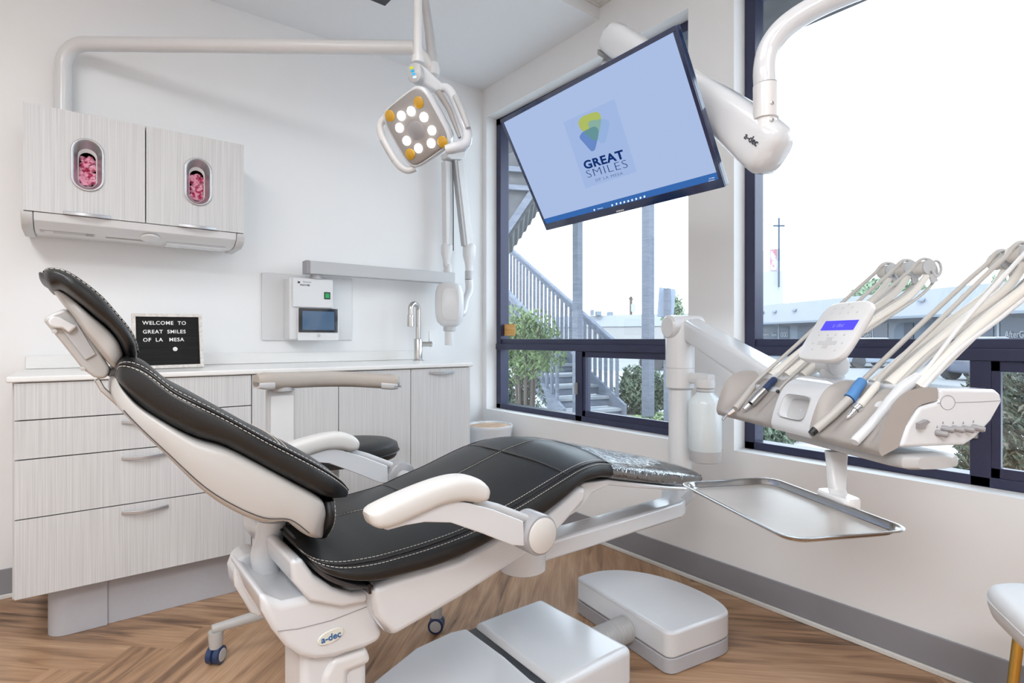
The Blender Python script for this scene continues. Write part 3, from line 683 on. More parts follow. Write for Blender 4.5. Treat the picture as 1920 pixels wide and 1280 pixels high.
hm = MB().prism([at(*q, Y=YCH - .045) for q in ((81, 596), (100, 586), (124, 577), (142, 597), (180, 648), (206, 688), (206, 701), (195, 711), (176, 707), (155, 692), (118, 645), (83, 603))], (0, .09, 0)).build('headrest_mount', M_shell, ch, bevel=.007, seg=3)
prism('mount_cover', [at(*q, Y=YCH - .046) for q in ((113, 615), (145, 606), (180, 664), (160, 675))], (0, -.003, 0), M_lg, hm, bevel=.0015)
prism('release_lever', [at(*q, Y=YCH - .047) for q in ((90, 600), (98, 592), (112, 594), (122, 600), (146, 612), (130, 625), (118, 616), (100, 615), (92, 609))], (0, -.012, 0), M_wp, hm, bevel=.004)
for q in ((102, 621), (155, 691)): MB().lathe(at(*q, Y=YCH - .0455), (0, -1, 0), [(0, .004), (.0012, .004), (.0014, 0)], 12).build('screw', M_steel, hm)
MB().beam(at(181, 710, Y=YCH), at(192, 729, Y=YCH), .009, .035, (0, 1, 0)).beam(at(190, 727, Y=YCH), at(224, 758, Y=YCH), .009, .035, (0, 1, 0)).build('glide_bar', M_steel, ch, bevel=.002)
# seat frame / lift arm shell
def plate(name, px, hw, m, parent, yc=YCH, bev=.02, seg=4, **k):
    return prism(name, [at(*q, Y=yc - hw) for q in px], (0, 2 * hw, 0), m, parent, bevel=bev, seg=seg, angle=60, **k)
plate('lift_arm_shell', [(697, 1103), (744, 1084), (866, 1048), (935, 1008), (1029, 962), (1085, 912), (1103, 912), (1099, 940), (1045, 1000), (985, 1043), (870, 1120), (740, 1196), (729, 1190), (707, 1158)], .235, M_wg, ch, bev=.022)
plate('seat_pan', [(690, 1094), (744, 1082), (866, 1044), (935, 1002), (1029, 957), (1095, 905), (1141, 899), (1195, 905), (1255, 912), (1290, 914), (1288, 920), (1195, 915), (1141, 910), (1110, 925), (1090, 955), (1040, 985), (960, 1020), (860, 1062), (700, 1104)], .215, M_wg, ch, bev=.006)
# rear housing
hcols = []
HN, HF = 1.115, 1.385
def hp(x, y): return at(x, y, Y=HN)
side = [hp(*q) for q in ((488, 1113), (532, 1130), (642, 1104), (690, 1096), (694, 1111), (703, 1144), (718, 1184), (717, 1202), (686, 1217), (628, 1235), (590, 1240), (562, 1233), (536, 1214), (512, 1184), (492, 1148))]
M_ = MB().prism(side, (0, HF - HN, 0)).build('rear_housing', M_wg, ch, bevel=.030, seg=5, angle=60)
piping('panel_gap', [[hp(x, y) + V((0, -.0003, 0)) for x, y in ((520, 1183), (560, 1178), (620, 1163), (695, 1134))]], .0008, M_mg, M_)
# badge
prism('rear_lobe', [at(*q, Y=1.325) for q in ((446, 1052), (456, 1040), (474, 1034), (500, 1042), (524, 1080), (520, 1120), (490, 1160), (470, 1150), (441, 1100), (438, 1074))], (0, .075, 0), M_wg, M_, bevel=.014, seg=4, angle=60)
bc = hp(620, 1192)
bd = MB().loft([sring(bc + V((0, -.0005, 0)), V((.027, 0, .003)), V((0, 0, .0135)), 2.2, 32), sring(bc + V((0, -.003, 0)), V((.0255, 0, .003)), V((0, 0, .0122)), 2.2, 32)]).build('badge', principled('badge_plate', (.72, .73, .66), .3, coat=.5), M_, smooth=True)
text('lettering', 'a-dec', .0185, bc + V((0, -.0034, -.001)), (1, 0, .04), (0, 0, 1), M_inkblue, bd, extrude=.0003, bold=.0004)
# black bellows where the seat meets the housing
lowr = Cush([(.12, (556, 1012), (566, 1040)), (.19, (574, 1045), (588, 1070)), (.225, (612, 1070), (625, 1098)), (.235, (660, 1090), (662, 1107)), (.235, (700, 1096), (700, 1108))], p=4)
lowr.mesh('seat_underlay', M_dark, ch)
plate('housing_lip', [(566, 1046), (590, 1078), (625, 1102), (662, 1112), (692, 1108), (692, 1130), (640, 1140), (580, 1128), (548, 1090), (545, 1050)], .20, M_wg, ch, bev=.012)
plate('slit', [(690, 1096), (695, 1095), (697, 1113), (692, 1114)], .236, M_black, ch, bev=.0005)
# column below the housing
plate('column', [(566, 1205), (600, 1222), (686, 1210), (690, 1245), (690, 1300), (680, 1440), (566, 1440)], .065, M_wg, ch, yc=1.20, bev=.018)
plate('column_link', [(625, 1236), (690, 1214), (700, 1244), (655, 1262), (640, 1440), (600, 1440), (605, 1270)], .05, M_wp, ch, yc=1.175, bev=.015)
# base plate cover in two pieces with the dark joint
def slab(name, pts, z0, z1, m, parent, **k): return prism(name, [(x, y, z0) for x, y in pts], (0, 0, z1 - z0), m, parent, **k)
YN_, YF_ = 1.095, 1.505
slab('front_cover', [(.998, YN_), (1.012, YF_ - .0)] + [(1.29, YF_), (1.30, YF_ - .02), (1.305, YN_)], .012, .132, M_wg, ch, bevel=.022, seg=4)
slab('rear_cover', [(.985, YN_), (.975, 1.17), (.985, 1.30), (.985, YF_ - .002), (.93, YF_ + .01), (.80, YF_ - .005), (.66, YF_ - .07), (.56, YF_ - .12), (.56, YN_ + .02)], .012, .124, M_wg, ch, bevel=.012, seg=4)
slab('joint', [(.97, YN_ + .012), (1.02, YN_ + .012), (1.02, YF_ - .012), (.97, YF_ - .012)], .012, .117, M_black, ch)
box('base_plate', .20, 1.29, YN_ + .02, YF_ - .02, .001, .0118, M_steel, ch)
lathe('foot', at(527, 1262, Y=1.50) * V((1, 1, 0)) if False else (.50, 1.47, .001), (0, 0, 1), [(0, .022), (.012, .022), (.014, .019), (.08, .012)], M_wg, ch)
# armrests
M_ring = principled('ring_grey', (.36, .36, .375), .3, coat=.2)
def armrest(yc, sgn):
    hwp = .030
    def A(x, y, o=0): return at(x, y, Y=.965 + o) + V((0, yc - .965, 0))
    pad = []
    top = [(684, 957), (722, 936), (785, 909), (834, 893), (868, 889), (895, 897), (909, 913)]; bot = [(693, 985), (722, 986), (770, 966), (822, 943), (862, 937), (888, 940), (905, 934)]
    T = cr([A(*q) for q in top], 4); B = cr([A(*q) for q in bot], 4); rings = []
    nn = len(T)
    for i, (t, b) in enumerate(zip(T, B)):
        f = 1 - .45 * max(0, (2 - i) / 2) ** 2 - .45 * max(0, (i - (nn - 3)) / 2) ** 2
        c = (t + b) / 2; rings.append(sring(c, V((0, hwp * f, 0)), (t - b) / 2 * (f ** .5), 3.2, 28))
    MB().loft(rings).build('arm_pad', M_arm, ch, smooth=True, angle=50)
    beam_px = [(720, 992), (790, 962), (850, 938), (880, 943), (925, 955), (982, 977), (984, 1024), (960, 1022), (907, 1001), (846, 980), (797, 979), (761, 985), (728, 994)]
    bm_ = prism('arm_beam', [A(*q, -.018) for q in beam_px], (0, .036, 0), M_wg, ch, bevel=.006, seg=3)
    tube('arm_rail', [A(882, 941, 0), A(930, 953, 0), A(985, 973, 0)], .011, M_lg, ch, n=12)
    hub = A(1020, 1005, -.034)
    hc_ = V((hub.x, yc - sgn * .028, hub.z))
    dirn = V((0, -sgn, 0))
    hb_ = lathe('hinge_hub', V((hub.x, yc + sgn * .035, hub.z)), dirn, [(0, .040), (.004, .045), (.058, .045), (.063, .043)], M_ring, ch, n=40)
    lathe('hub_cap', V((hub.x, yc - sgn * .0285, hub.z)), dirn, [(0, .0385), (.003, .0385), (.0045, .036), (.0052, .0)], M_arm, hb_, n=40)
    tube('hinge_axle', [V((hub.x, yc + sgn * .034, hub.z)), V((hub.x, YCH - sgn * .10, hub.z))], .022, M_lg, ch, n=16)
armrest(.965, 1); armrest(2 * YCH - .965, -1)
# front support bar under the leg rest that carries the delivery post
# ------------------------------------------------------------------ utility box with ribbed hose
ub = thing('utility_box', 'low rounded white floor box with a grey base and ribbed hose beside the chair foot', 'utility box', (1.58, 1.3, 0))
a0, b0 = V((1.445, 1.075, 0)), V((1.505, 1.515, 0))
ax = (b0 - a0); Lb = ax.length; ax.normalize(); bx_ = V((ax.y, -ax.x, 0))
def outline(g=0, n=22):
    pts = []
    for k in range(n + 1):
        t = k / n; s_ = -g + (Lb + 2 * g) * t
        wv = (.315 + g) * (1 - abs(2 * max(0, .40 - t) / .8 * .0 + (2 * t - .75) if False else (t - .30) / .70 if t > .30 else (t - .30) / .52) ** 3.2) ** (1 / 2.3) if True else 0
        wv = max(wv, .02); pts.append((s_, wv))
    return [(-g, -g)] + [(s_, w_) for s_, w_ in pts] + [(Lb + g, -g)]
def UB(s_, w_, z): return a0 + ax * s_ + bx_ * w_ + V((0, 0, z))
ol = outline()
def bxy(g=0):
    base_ = [(1.57, 1.052), (1.68, 1.036), (1.735, 1.05), (1.775, 1.12), (1.79, 1.24), (1.775, 1.36), (1.72, 1.47), (1.64, 1.53), (1.56, 1.548)]
    o_ = [(1.449, 1.100), (1.450, 1.088), (1.456, 1.077), (1.466, 1.069), (1.480, 1.065)] + [(q.x, q.y) for q in cr([V((1.50, 1.062, 0))] + [V((x, y, 0)) for x, y in base_], 5)] + [(1.535, 1.548), (1.522, 1.5465), (1.512, 1.540), (1.508, 1.530)]
    cx_, cy_ = 1.61, 1.30
    return [(cx_ + (x - cx_) * (1 + g), cy_ + (y - cy_) * (1 + g)) for x, y in o_]
prism('base', [(x, y, .001) for x, y in bxy()], (0, 0, .048), M_plinth, ub, bevel=.004, angle=40)
prism('cover', [(x, y, .0495) for x, y in bxy(.004)], (0, 0, .084), M_wg, ub, bevel=.024, seg=5, angle=60)
hs_, he_ = V((1.30, 1.27, .062)), V((1.487, 1.262, .064))
nn = 92; mbp = []; rs_ = []
for k in range(nn + 1): mbp.append(hs_.lerp(he_, k / nn)); rs_.append(.041 + .0028 * math.sin(k / nn * 2 * PI * 15))
tube('ribbed_hose', mbp, rs_, M_lg, ub, n=26)
# ------------------------------------------------------------------ assistant's stool behind the chair
SX, SY = .73, 1.985
stl = thing('assistant_stool', 'black-seated stool with a curved taupe body rest behind the dental chair', 'stool', (SX, SY, 0))
sq = []
for z, f in ((.60, .80), (.607, .95), (.63, 1.0), (.655, .97), (.667, .86), (.672, .6), (.674, .2)):
    sq.append([V((SX + .02 + .225 * f * math.cos(a) * (1 if math.cos(a) > 0 else 1.1), SY + .165 * f * math.sin(a), z)) for a in [2 * PI * k / 40 for k in range(40)]])
MB().loft(sq).build('seat', M_leather, stl, smooth=True)
piping('piping', [[V((SX + .02 + .226 * math.cos(a) * (1 if math.cos(a) > 0 else 1.1), SY + .166 * math.sin(a), .628)) for a in [2 * PI * k / 60 for k in range(61)]]], .002, M_black, stl)
lathe('gas_column', (SX, SY, .14), (0, 0, 1), [(0, .03), (.2, .03), (.2, .022), (.46, .022)], M_lg, stl)
lathe('base_hub', (SX, SY, .10), (0, 0, 1), [(0, .04), (.06, .045), (.07, .035)], M_shell, stl)
for k in range(5):
    an = math.radians(176 + 72 * k); dv = V((math.cos(an), math.sin(an), 0)); E_ = V((SX, SY, 0)) + dv * .385
    lg_ = MB().loft([sring(V((SX, SY, .128)) + dv * .03, dv.cross(Up) * .026, Up * .020, 3, 16), sring(V((SX, SY, .122)) + dv * .2, dv.cross(Up) * .020, Up * .016, 3, 16), sring(V((E_.x, E_.y, .112)), dv.cross(Up) * .015, Up * .012, 3, 16)]).build('leg', M_shell, stl, smooth=True)
    q_ = E_ - dv * .012
    lathe('caster_stem', V((q_.x, q_.y, .052)), (0, 0, 1), [(0, .019), (.03, .022), (.052, .022)], M_shell, lg_)
    sd = dv.cross(Up)
    sd = V((.74, -.67, 0)) if k == 0 else sd
    c0 = V((q_.x, q_.y, .0285)); 
    w_ = lathe('caster_wheel', c0 - sd * .022, sd, [(0, .022), (.002, .0275), (.018, .0275), (.022, .020), (.026, .0275), (.042, .0275), (.044, .022)], M_navy, lg_, n=28)
    lathe('wheel_disc', c0 + sd * .0222, sd, [(0, .020), (.0015, .019), (.002, 0)], M_lg, w_)
# body-rest
px0 = at(500, 740, Y=1.90)
plate('rest_post', [(502, 732), (554, 729), (554, 900), (540, 930), (502, 930)], .014, M_lg, stl, yc=1.915, bev=.003, seg=2)
plate('post_panel', [(508, 743), (551, 740), (551, 898), (508, 898)], .0155, M_wp, stl, yc=1.915, bev=.001, seg=1)
MB().beam(at(528, 905, Y=1.915), V((SX - .04, SY, .50)), .05, .02).build('post_bracket', M_lg, stl, bevel=.003)
ct = at(530, 727, Y=1.90)
lathe('swivel_collar', at(528, 732, Y=1.915), (0, 0, 1), [(0, .034), (.016, .034)], M_lg, stl)
cl_ = cr([at(480, 714, Y=1.885), at(530, 713, Y=1.905), at(600, 710.5, Y=1.93), at(660, 711, Y=1.93), at(715, 714, Y=1.90), at(748, 716, Y=1.865)], 5); rings = []
for i, c in enumerate(cl_):
    t = (cl_[min(i + 1, len(cl_) - 1)] - cl_[max(i - 1, 0)]).normalized(); sd = t.cross(Up).normalized(); f = min(1, .7 + .15 * i, .7 + .15 * (len(cl_) - 1 - i))
    rings.append(sring(c, sd * .032 * f, Up * .0268 * f, 2.6, 24))
br = MB().loft(rings).build('body_rest', principled('taupe_upholstery', (.42, .375, .335), .55, bump=.1, bscale=500), stl, smooth=True, angle=60)
for i0_, i1_ in ((0, 3), (len(cl_) - 6, len(cl_) - 1)):
    rr = []
    for i in range(i0_, i1_ + 1):
        c = cl_[i]; t = (cl_[min(i + 1, len(cl_) - 1)] - cl_[max(i - 1, 0)]).normalized(); sd = t.cross(Up).normalized(); f = min(1, .7 + .15 * i, .7 + .15 * (len(cl_) - 1 - i))
        rr.append(sring(c - Up * .0135, sd * .0335 * f, Up * .0145 * f, 4, 24))
    ec = MB().loft(rr).build('end_cap', M_lg, br, smooth=True, angle=60)
p_ = at(735, 721, Y=1.85); text('lettering', 'a-dec', .012, cl_[-2] + V((-.012, -.0345, -.013)), (1, -.35, 0), (0, 0, 1), M_ink, br)
# ------------------------------------------------------------------ accent chair at the right edge
ac = thing('side_chair', 'white upholstered chair with a slim brass leg cut off by the right edge', 'chair', (1.80, .20, 0))
cx, cy = 1.85, .10
nq = []
au = (Rt * .94 - Fw * .34).normalized(); av = Vec = au.cross(Up) * -1
cor = at(1824, 1086, d=1.36) ; cen_ = V((cor.x, cor.y, 0)) + au * .235 - av * .225
for z, f in ((.392, .84), (.395, .91), (.408, .975), (.428, 1.0), (.450, 1.0), (.464, .975), (.472, .92), (.475, .5)):
    nq.append(sring(cen_ + Up * z, au * (.235 * f), av * (.225 * f), 6, 44))
ac.location = cen_; MB().loft(nq).build('seat', M_fab, ac, smooth=True)
piping('piping', [[q for q in sring(cen_ + Up * .442, au * .2355, av * .2255, 6, 60)]], .0016, M_fab, ac)
tube('leg', [at(1911, 1185, d=1.22), V((at(1868, 1535, d=1.22).x, at(1868, 1535, d=1.22).y, .001))], [.0105, .0085], M_gold, ac, n=16)
for pu, pv in ((1, .3), (-1, -.9), (1, -.9)):
    tp_ = cen_ + au * (.165 * pu) + av * (.17 * pv) + Up * .40
    tube('leg', [tp_, tp_ + au * (.035 * pu) - Up * .399], [.011, .0085], M_gold, ac, n=14)
# ------------------------------------------------------------------ overhead dental light with its wall pole
dlg = thing('dental_light', 'square dental light with glowing round lamps hanging from an overhead pole', 'dental light', at(780, 240, d=2.0))
PE = at(776, 90, d=2.36); px_l = V((-.038, 2.975, 0)); zp = 2.262
dirp = (V((PE.x, PE.y, 0)) - px_l).normalized()
pts = [px_l + V((0, 0, 1.912)), px_l + V((0, 0, 2.05)), px_l + V((0, 0, zp - .09))] + [px_l + dirp * (.09 - .09 * math.cos(a)) + V((0, 0, zp - .09 + .09 * math.sin(a))) for a in [PI / 2 * k / 8 for k in range(1, 9)]] + [V((PE.x, PE.y, zp)).lerp(px_l + V((0, 0, zp)), .5), V((PE.x, PE.y, zp))]
tube('wall_pole', pts, .029, M_wp, dlg, n=24)
MB().box(px_l.x - .03, px_l.x + .03, 2.98, YB - .001, 1.95, 2.15).build('wall_bracket', M_wp, dlg, bevel=.006)
bj = at(812, 128, d=2.38)
tube('rear_riser', [bj, at(805, 60, d=2.36), at(795, -10, d=2.32), at(790, -60, d=2.29)], [.022, .019, .016, .016], M_lg, dlg, n=20)
MB().tube([V((PE.x, PE.y, zp)), bj.lerp(V((PE.x, PE.y, zp)), .4), bj + V((0, 0, -.01))], [.029, .026, .024], 20).build('pole_elbow', M_wp, dlg, smooth=True)
lathe('riser_cap', bj + V((0, 0, .02)), (0, 0, -1), [(0, .024), (.03, .030), (.05, .026), (.06, .012)], M_wp, dlg)
tube('top_elbow', [at(790, -60, d=2.29), at(788, -78, d=2.24), at(784, -78, d=2.18), at(783, -60, d=2.12)], .018, M_wp, dlg, n=18, smooth_path=4)
b0_ = at(783.5, 108, d=2.08)
tube('drop_tube', [at(783, -60, d=2.12), b0_], .0165, M_wp, dlg, n=22)
lathe('collar', b0_ + Up * .006, (0, 0, -1), [(0, .019), (.002, .022), (.028, .025), (.03, .02)], M_wp, dlg)
hd_ = []
A_ = at(779, 137, d=2.03); Bn = at(822, 166, d=2.06); t_ = (Bn - A_).normalized(); sd = t_.cross(Up).normalized(); uu = sd.cross(t_)
for q, sx_, sz_ in ((-.02, .012, .012), (-.015, .024, .028), (0, .028, .034), (.03, .026, .033), (.07, .022, .025), (.105, .02, .02)):
    hd_.append(sring(A_ + t_ * q, sd * sx_, uu * sz_, 3, 24))
nk = MB().loft(hd_).build('control_neck', M_wg, dlg, smooth=True)
fp = at(777, 136, d=1.985)
fn = (Rt * -.35 - Fw * .9 - Up * .1).normalized(); fx = Up.cross(fn).normalized() ; fy = fn.cross(fx)
MB().loft([sring(fp - fn * .022, fx * .027, fy * .034, 2.4, 24), sring(fp + fn * .0, fx * .026, fy * .033, 2.4, 24), sring(fp + fn * .004, fx * .02, fy * .027, 2.4, 24)]).build('control_panel', M_lg, nk, smooth=True, angle=40)
for (x, y), c_ in zip(((771.5, 127), (773.5, 133), (775.5, 138.5), (777.5, 144.5)), ((.45, .5, .0), (.0, .3, .5), (.02, .35, .7), (.5, .7, .95))):
    q = onp(x, y, fp + fn * .0045, fn); MB().loft([sring(q, fx * .0075, fy * .004, 3, 14), sring(q + fn * .001, fx * .007, fy * .0035, 3, 14)]).build('button', principled('button', c_, .4, emis=c_, es=.5), nk)
# lamp head
lc = at(780, 240, d=1.98)
ex = (Rt * .80 + Up * .345 - Fw * .49).normalized(); ey = (Rt * .482 - Up * .857 + Fw * .183); ey = (ey - ex * ey.dot(ex)).normalized(); ln = ex.cross(ey)
if ln.dot(Fw) > 0: ln = -ln
def LH(a, b, c=0): return lc + ex * a + ey * b + ln * c
def lr(a, b, c, ox=0, oy=0, p=5): return sring(LH(ox, oy, c), ex * a, ey * b, p, 40)
body = MB().loft([lr(.05, .06, -.075), lr(.085, .095, -.066), lr(.100, .110, -.045), lr(.106, .116, -.02), lr(.106, .116, -.004), lr(.101, .111, .002)]).build('lamp_head', M_wg, dlg, smooth=True)
fc = MB().loft([lr(.097, .108, .002), lr(.095, .105, .006), lr(.09, .10, .0072)]).build('lens_plate', principled('satin_grey_lens', (.36, .34, .33), .3, .35, var=.05, scale=300, coat=.4), body, smooth=True)
def onl(x, y, c=.0075): return onp(x, y, lc + ln * c, ln)
for x, y in ((771, 208.5), (795, 219.5), (810, 244.5), (808.5, 268.5), (784.5, 278), (762.5, 264), (749, 239.5), (752.5, 217)):
    q = onl(x, y); MB().lathe(q, ln, [(0, .0155), (.002, .0155), (.005, .012), (.006, 0)], 20).build('led', M_led, body, smooth=True)
for x, y in ((731, 217), (785, 192), (830, 266), (769, 289)):
    q = onl(x, y); MB().lathe(q, ln, [(0, .0195), (.0015, .0195), (.003, .017), (.0035, 0)], 24).build('amber_lens', M_amber, body, smooth=True)
MB().lathe(onl(780, 245), ln, [(0, .031), (.001, .031), (.002, .029), (.0022, 0)], 28).build('hub_cover', M_mg, body, smooth=True)
def hpath(pp, r, name, m): return tube(name, [LH(*q) for q in pp], r, m, body, n=16, smooth_path=5)
hpath([(-.09, -.095, -.02), (-.125, -.085, -.01), (-.140, -.04, -.0), (-.140, .05, -.0), (-.125, .095, -.01), (-.09, .108, -.02)], [.012, .014, .014, .014, .014, .012], 'grip_handle', M_wp)
hpath([(-.143, -.035, .010), (-.143, .045, .010)], [.007, .007], 'grip_pad', M_lg)
yk = tube('yoke', [at(818, 166, d=2.06), at(838, 166, d=2.05), at(852, 185, d=2.03), at(866, 220, d=2.0), at(876, 250, d=1.99), at(872, 270, d=1.97), at(852, 277, d=1.95), at(836, 281, d=1.95)], [.014, .017, .017, .017, .017, .019, .019, .016], M_wg, dlg, n=18, smooth_path=5)
tube('grip_pad', [at(853, 180, d=2.01), at(866, 208, d=1.985), at(878, 240, d=1.972)], [.009, .011, .009], M_lg, yk, n=12, smooth_path=4)
tube('brace', [at(822, 172, d=2.05), at(842, 205, d=2.02), at(862, 258, d=1.99)], [.012, .010, .006], M_taupe, dlg, n=12)
# ------------------------------------------------------------------ television on its arm
tv = thing('television', 'black flat television showing a pale blue logo screen, tilted in front of the window', 'television', at(1160, 240, d=1.75))
kd = 2.566 * .80
c_ = [at(945, 222, d=kd), at(1280, 40, d=kd * .69659), at(1360, 350, d=kd * .76904), at(1025, 432, d=kd * 1.07246)]
tx = (c_[1] - c_[0]).normalized(); ty = (c_[0] - c_[3]); ty = (ty - tx * ty.dot(tx)).normalized(); tn = tx.cross(ty)
if tn.dot(Fw) > 0: tn = -tn
TWd = (c_[1] - c_[0]).length; THt = ((c_[0] - c_[3]).length + (c_[1] - c_[2]).length) / 2
def TV(a, b, c=0): return c_[3] + tx * a + ty * b + tn * c
def tvbox(name, a0, a1, b0, b1, c0, c1, m, parent, **k): return prism(name, [TV(a0, b0, c0), TV(a1, b0, c0), TV(a1, b1, c0), TV(a0, b1, c0)], tn * (c1 - c0), m, parent, **k)
M_tvb = principled('black_bezel_blue_reflection', (.010, .026, .085), .08, coat=.8)  # blue reflection on the black bezel is painted into its base colour
tvbox('housing', .0, TWd, .0, THt, -.022, -.002, M_tvb, tv, bevel=.003)
tvbox('back_cover', .10, TWd - .10, .06, THt - .08, -.055, -.0225, M_black, tv, bevel=.012)
bz = MB(); bl, bb, bt = .012, .026, .013
for a0, a1, b0, b1 in ((0, TWd, 0, bb), (0, TWd, THt - bt, THt), (0, bl, bb, THt - bt), (TWd - bl, TWd, bb, THt - bt)):
    bz.prism([TV(a0, b0, -.0018), TV(a1, b0, -.0018), TV(a1, b1, -.0018), TV(a0, b1, -.0018)], tn * .004)
bz.build('bezel', M_tvb, tv, bevel=.0012)
scn = tvbox('screen', bl, TWd - bl, bb, THt - bt, -.0018, -.0004, emission('screen_light_blue', (.405, .515, .775), .84), tv)
tkb = tvbox('taskbar', bl, TWd - bl, bb, bb + .020, -.0003, .0001, emission('taskbar_blue', (.035, .12, .36), 1.0), scn)
def SP(x, y, c=.0003): return onp(x, y, c_[3] + tn * c, tn)
def spoly(name, pts, m, c=.0002, k=None): 
    P_ = [SP(1040 + x / 6.4, 160 + y / 6.4, c) for x, y in pts]
    if k: P_ = cr(P_ + [P_[0]], k)[:-1]
    return prism(name, P_, tn * .0001, m, scn)
spoly('logo_card', [(105, 445), (715, 165), (985, 1035), (370, 1235)], emission('card_blue', (.355, .475, .755), .84), .0001)
spoly('logo_shape', [(400, 460), (430, 425), (520, 410), (610, 405), (650, 430), (655, 480), (635, 580), (610, 670), (575, 695), (535, 675), (470, 600), (420, 530)], emission('logo_pale', (.30, .44, .72), .84), .0003, 3)
spoly('logo_shape', [(285, 440), (320, 385), (400, 345), (495, 318), (540, 340), (558, 400), (550, 480), (530, 570), (505, 660), (450, 640), (390, 600), (330, 545), (295, 495)], emission('logo_yellow', (.42, .50, .13), .84), .0005, 3)
spoly('logo_shape', [(400, 460), (430, 425), (520, 410), (556, 405), (550, 480), (530, 570), (505, 650), (470, 600), (420, 530)], emission('logo_green', (.25, .42, .36), .84), .0007, 3)
spoly('logo_shape', [(300, 610), (330, 565), (400, 525), (470, 495), (510, 510), (527, 550), (520, 620), (500, 710), (480, 775), (445, 790), (415, 765), (350, 690), (305, 640)], emission('logo_blue', (.14, .25, .56), .84), .0009, 3)
spoly('logo_shape', [(350, 562), (400, 525), (470, 495), (510, 510), (527, 550), (518, 620), (505, 668), (450, 645), (390, 600)], emission('logo_teal', (.13, .29, .31), .84), .0011, 3)
def fit(name, s_, pa, pb, cap, m, parent, on, xd, yd, nrm, bold=0, ext=.0002, spacing=1.0):
    """lettering whose baseline centre runs between two points"""
    A, B = on(*pa), on(*pb); Wd = (B - A).length; size = cap / .70
    t = text(name, s_, size, (0, 0, 0), (1, 0, 0), (0, 1, 0), m, parent, extrude=ext, bold=bold, spacing=spacing)
    xs = [v.co.x for v in t.data.vertices]; ys = [v.co.y for v in t.data.vertices]; wc = max(xs) - min(xs); cx_ = (max(xs) + min(xs)) / 2; cy_ = (max(ys) + min(ys)) / 2
    xd = (B - A).normalized(); zd = xd.cross(V(yd)).normalized(); yd = zd.cross(xd)
    t.data.transform(Matrix.Translation((A + B) / 2) @ Matrix((xd, yd, zd)).transposed().to_4x4() @ Matrix.Diagonal((Wd / wc, 1, 1, 1)) @ Matrix.Translation((-cx_, -cy_, 0)))
    return t
navy = emission('logo_navy', (.006, .030, .16), .84); greyblue = emission('logo_greyblue', (.13, .19, .36), .84)
def q8(x, y): return (1040 + x / 6.4, 160 + y / 6.4)
on_ = lambda x, y: SP(x, y, .0004)
fit('lettering', 'GREAT', q8(350, 962), q8(828, 822), .0262, navy, scn, on_, tx, ty, tn, bold=.0013, spacing=1.1)
fit('lettering', 'SMILES', q8(385, 1068), q8(868, 936), .0262, navy, scn, on_, tx, ty, tn, spacing=1.1, bold=-.0008)
fit('lettering', 'OF LA MESA', q8(488, 1140), q8(818, 1052), .0088, greyblue, scn, on_, tx, ty, tn, spacing=1.2)
wh = emission('icon_white', (.75, .88, 1), 1)
def q9(x, y): return (1100 + x / 6.857, 320 + y / 6.857)
for i, (x, y) in enumerate(((98, 506), (328, 445), (384, 427), (436, 416), (484, 404), (535, 392), (585, 379), (637, 364), (692, 349), (743, 334))):
    p_ = SP(*q9(x, y), .0005); kk_ = .0036
    MB().prism([p_ - tx * kk_ - ty * kk_, p_ + tx * kk_ - ty * kk_ * .4, p_ + tx * kk_ + ty * kk_, p_ - tx * kk_ * .6 + ty * kk_], tn * .0001).build('icon', wh, tkb)
fit('lettering', 'Search', q9(140, 492), q9(205, 476), .003, wh, tkb, on_, tx, ty, tn)
fit('lettering', '3:17 PM', q9(1572, 104), q9(1640, 88), .003, wh, tkb, on_, tx, ty, tn)
fit('lettering', '4/17/2023', q9(1566, 136), q9(1646, 118), .003, wh, tkb, on_, tx, ty, tn)
fit('lettering', 'SAMSUNG', q9(382, 524), q9(478, 502), .0042, M_letter, tv, lambda x, y: SP(x, y, .0026), tx, ty, tn, bold=.0002)
# arm
ma = thing('monitor_arm', 'white monitor arm hanging from a thick curved white ceiling pole by the window', 'monitor arm', at(1440, 270, d=1.42))
AL, AR = at(1160, 78, d=2.02), at(1438, 262, d=1.47); t_ = (AR - AL).normalized(); sd = t_.cross(Up).normalized(); uu = sd.cross(t_); 
if uu.z < 0: uu = -uu
La = (AR - AL).length; rs = []
for q, w_, h_, dz in ((-.070, .025, .030, -.01), (-.06, .040, .045, -.006), (-.03, .048, .055, 0), (.03, .05, .055, 0), (.25 * La, .048, .050, 0), (.5 * La, .048, .052, 0), (.8 * La, .05, .060, -.004), (La - .02, .052, .068, -.012), (La + .03, .05, .066, -.016), (La + .05, .042, .055, -.016), (La + .062, .028, .035, -.016)):
    rs.append(sring(AL + t_ * q + uu * dz, sd * w_, uu * h_, 3.2, 32))
mo = MB().loft(rs).build('arm_cover', M_wg, ma, smooth=True)
lo_ = sd if sd.dot(Fw) < 0 else -sd
text('lettering', 'a-dec', .024, at(1452, 268, d=1.40) , t_, uu, M_ink, mo, extrude=.0004, bold=.0004)
lt = bpy.data.objects[mo.name].children[0]
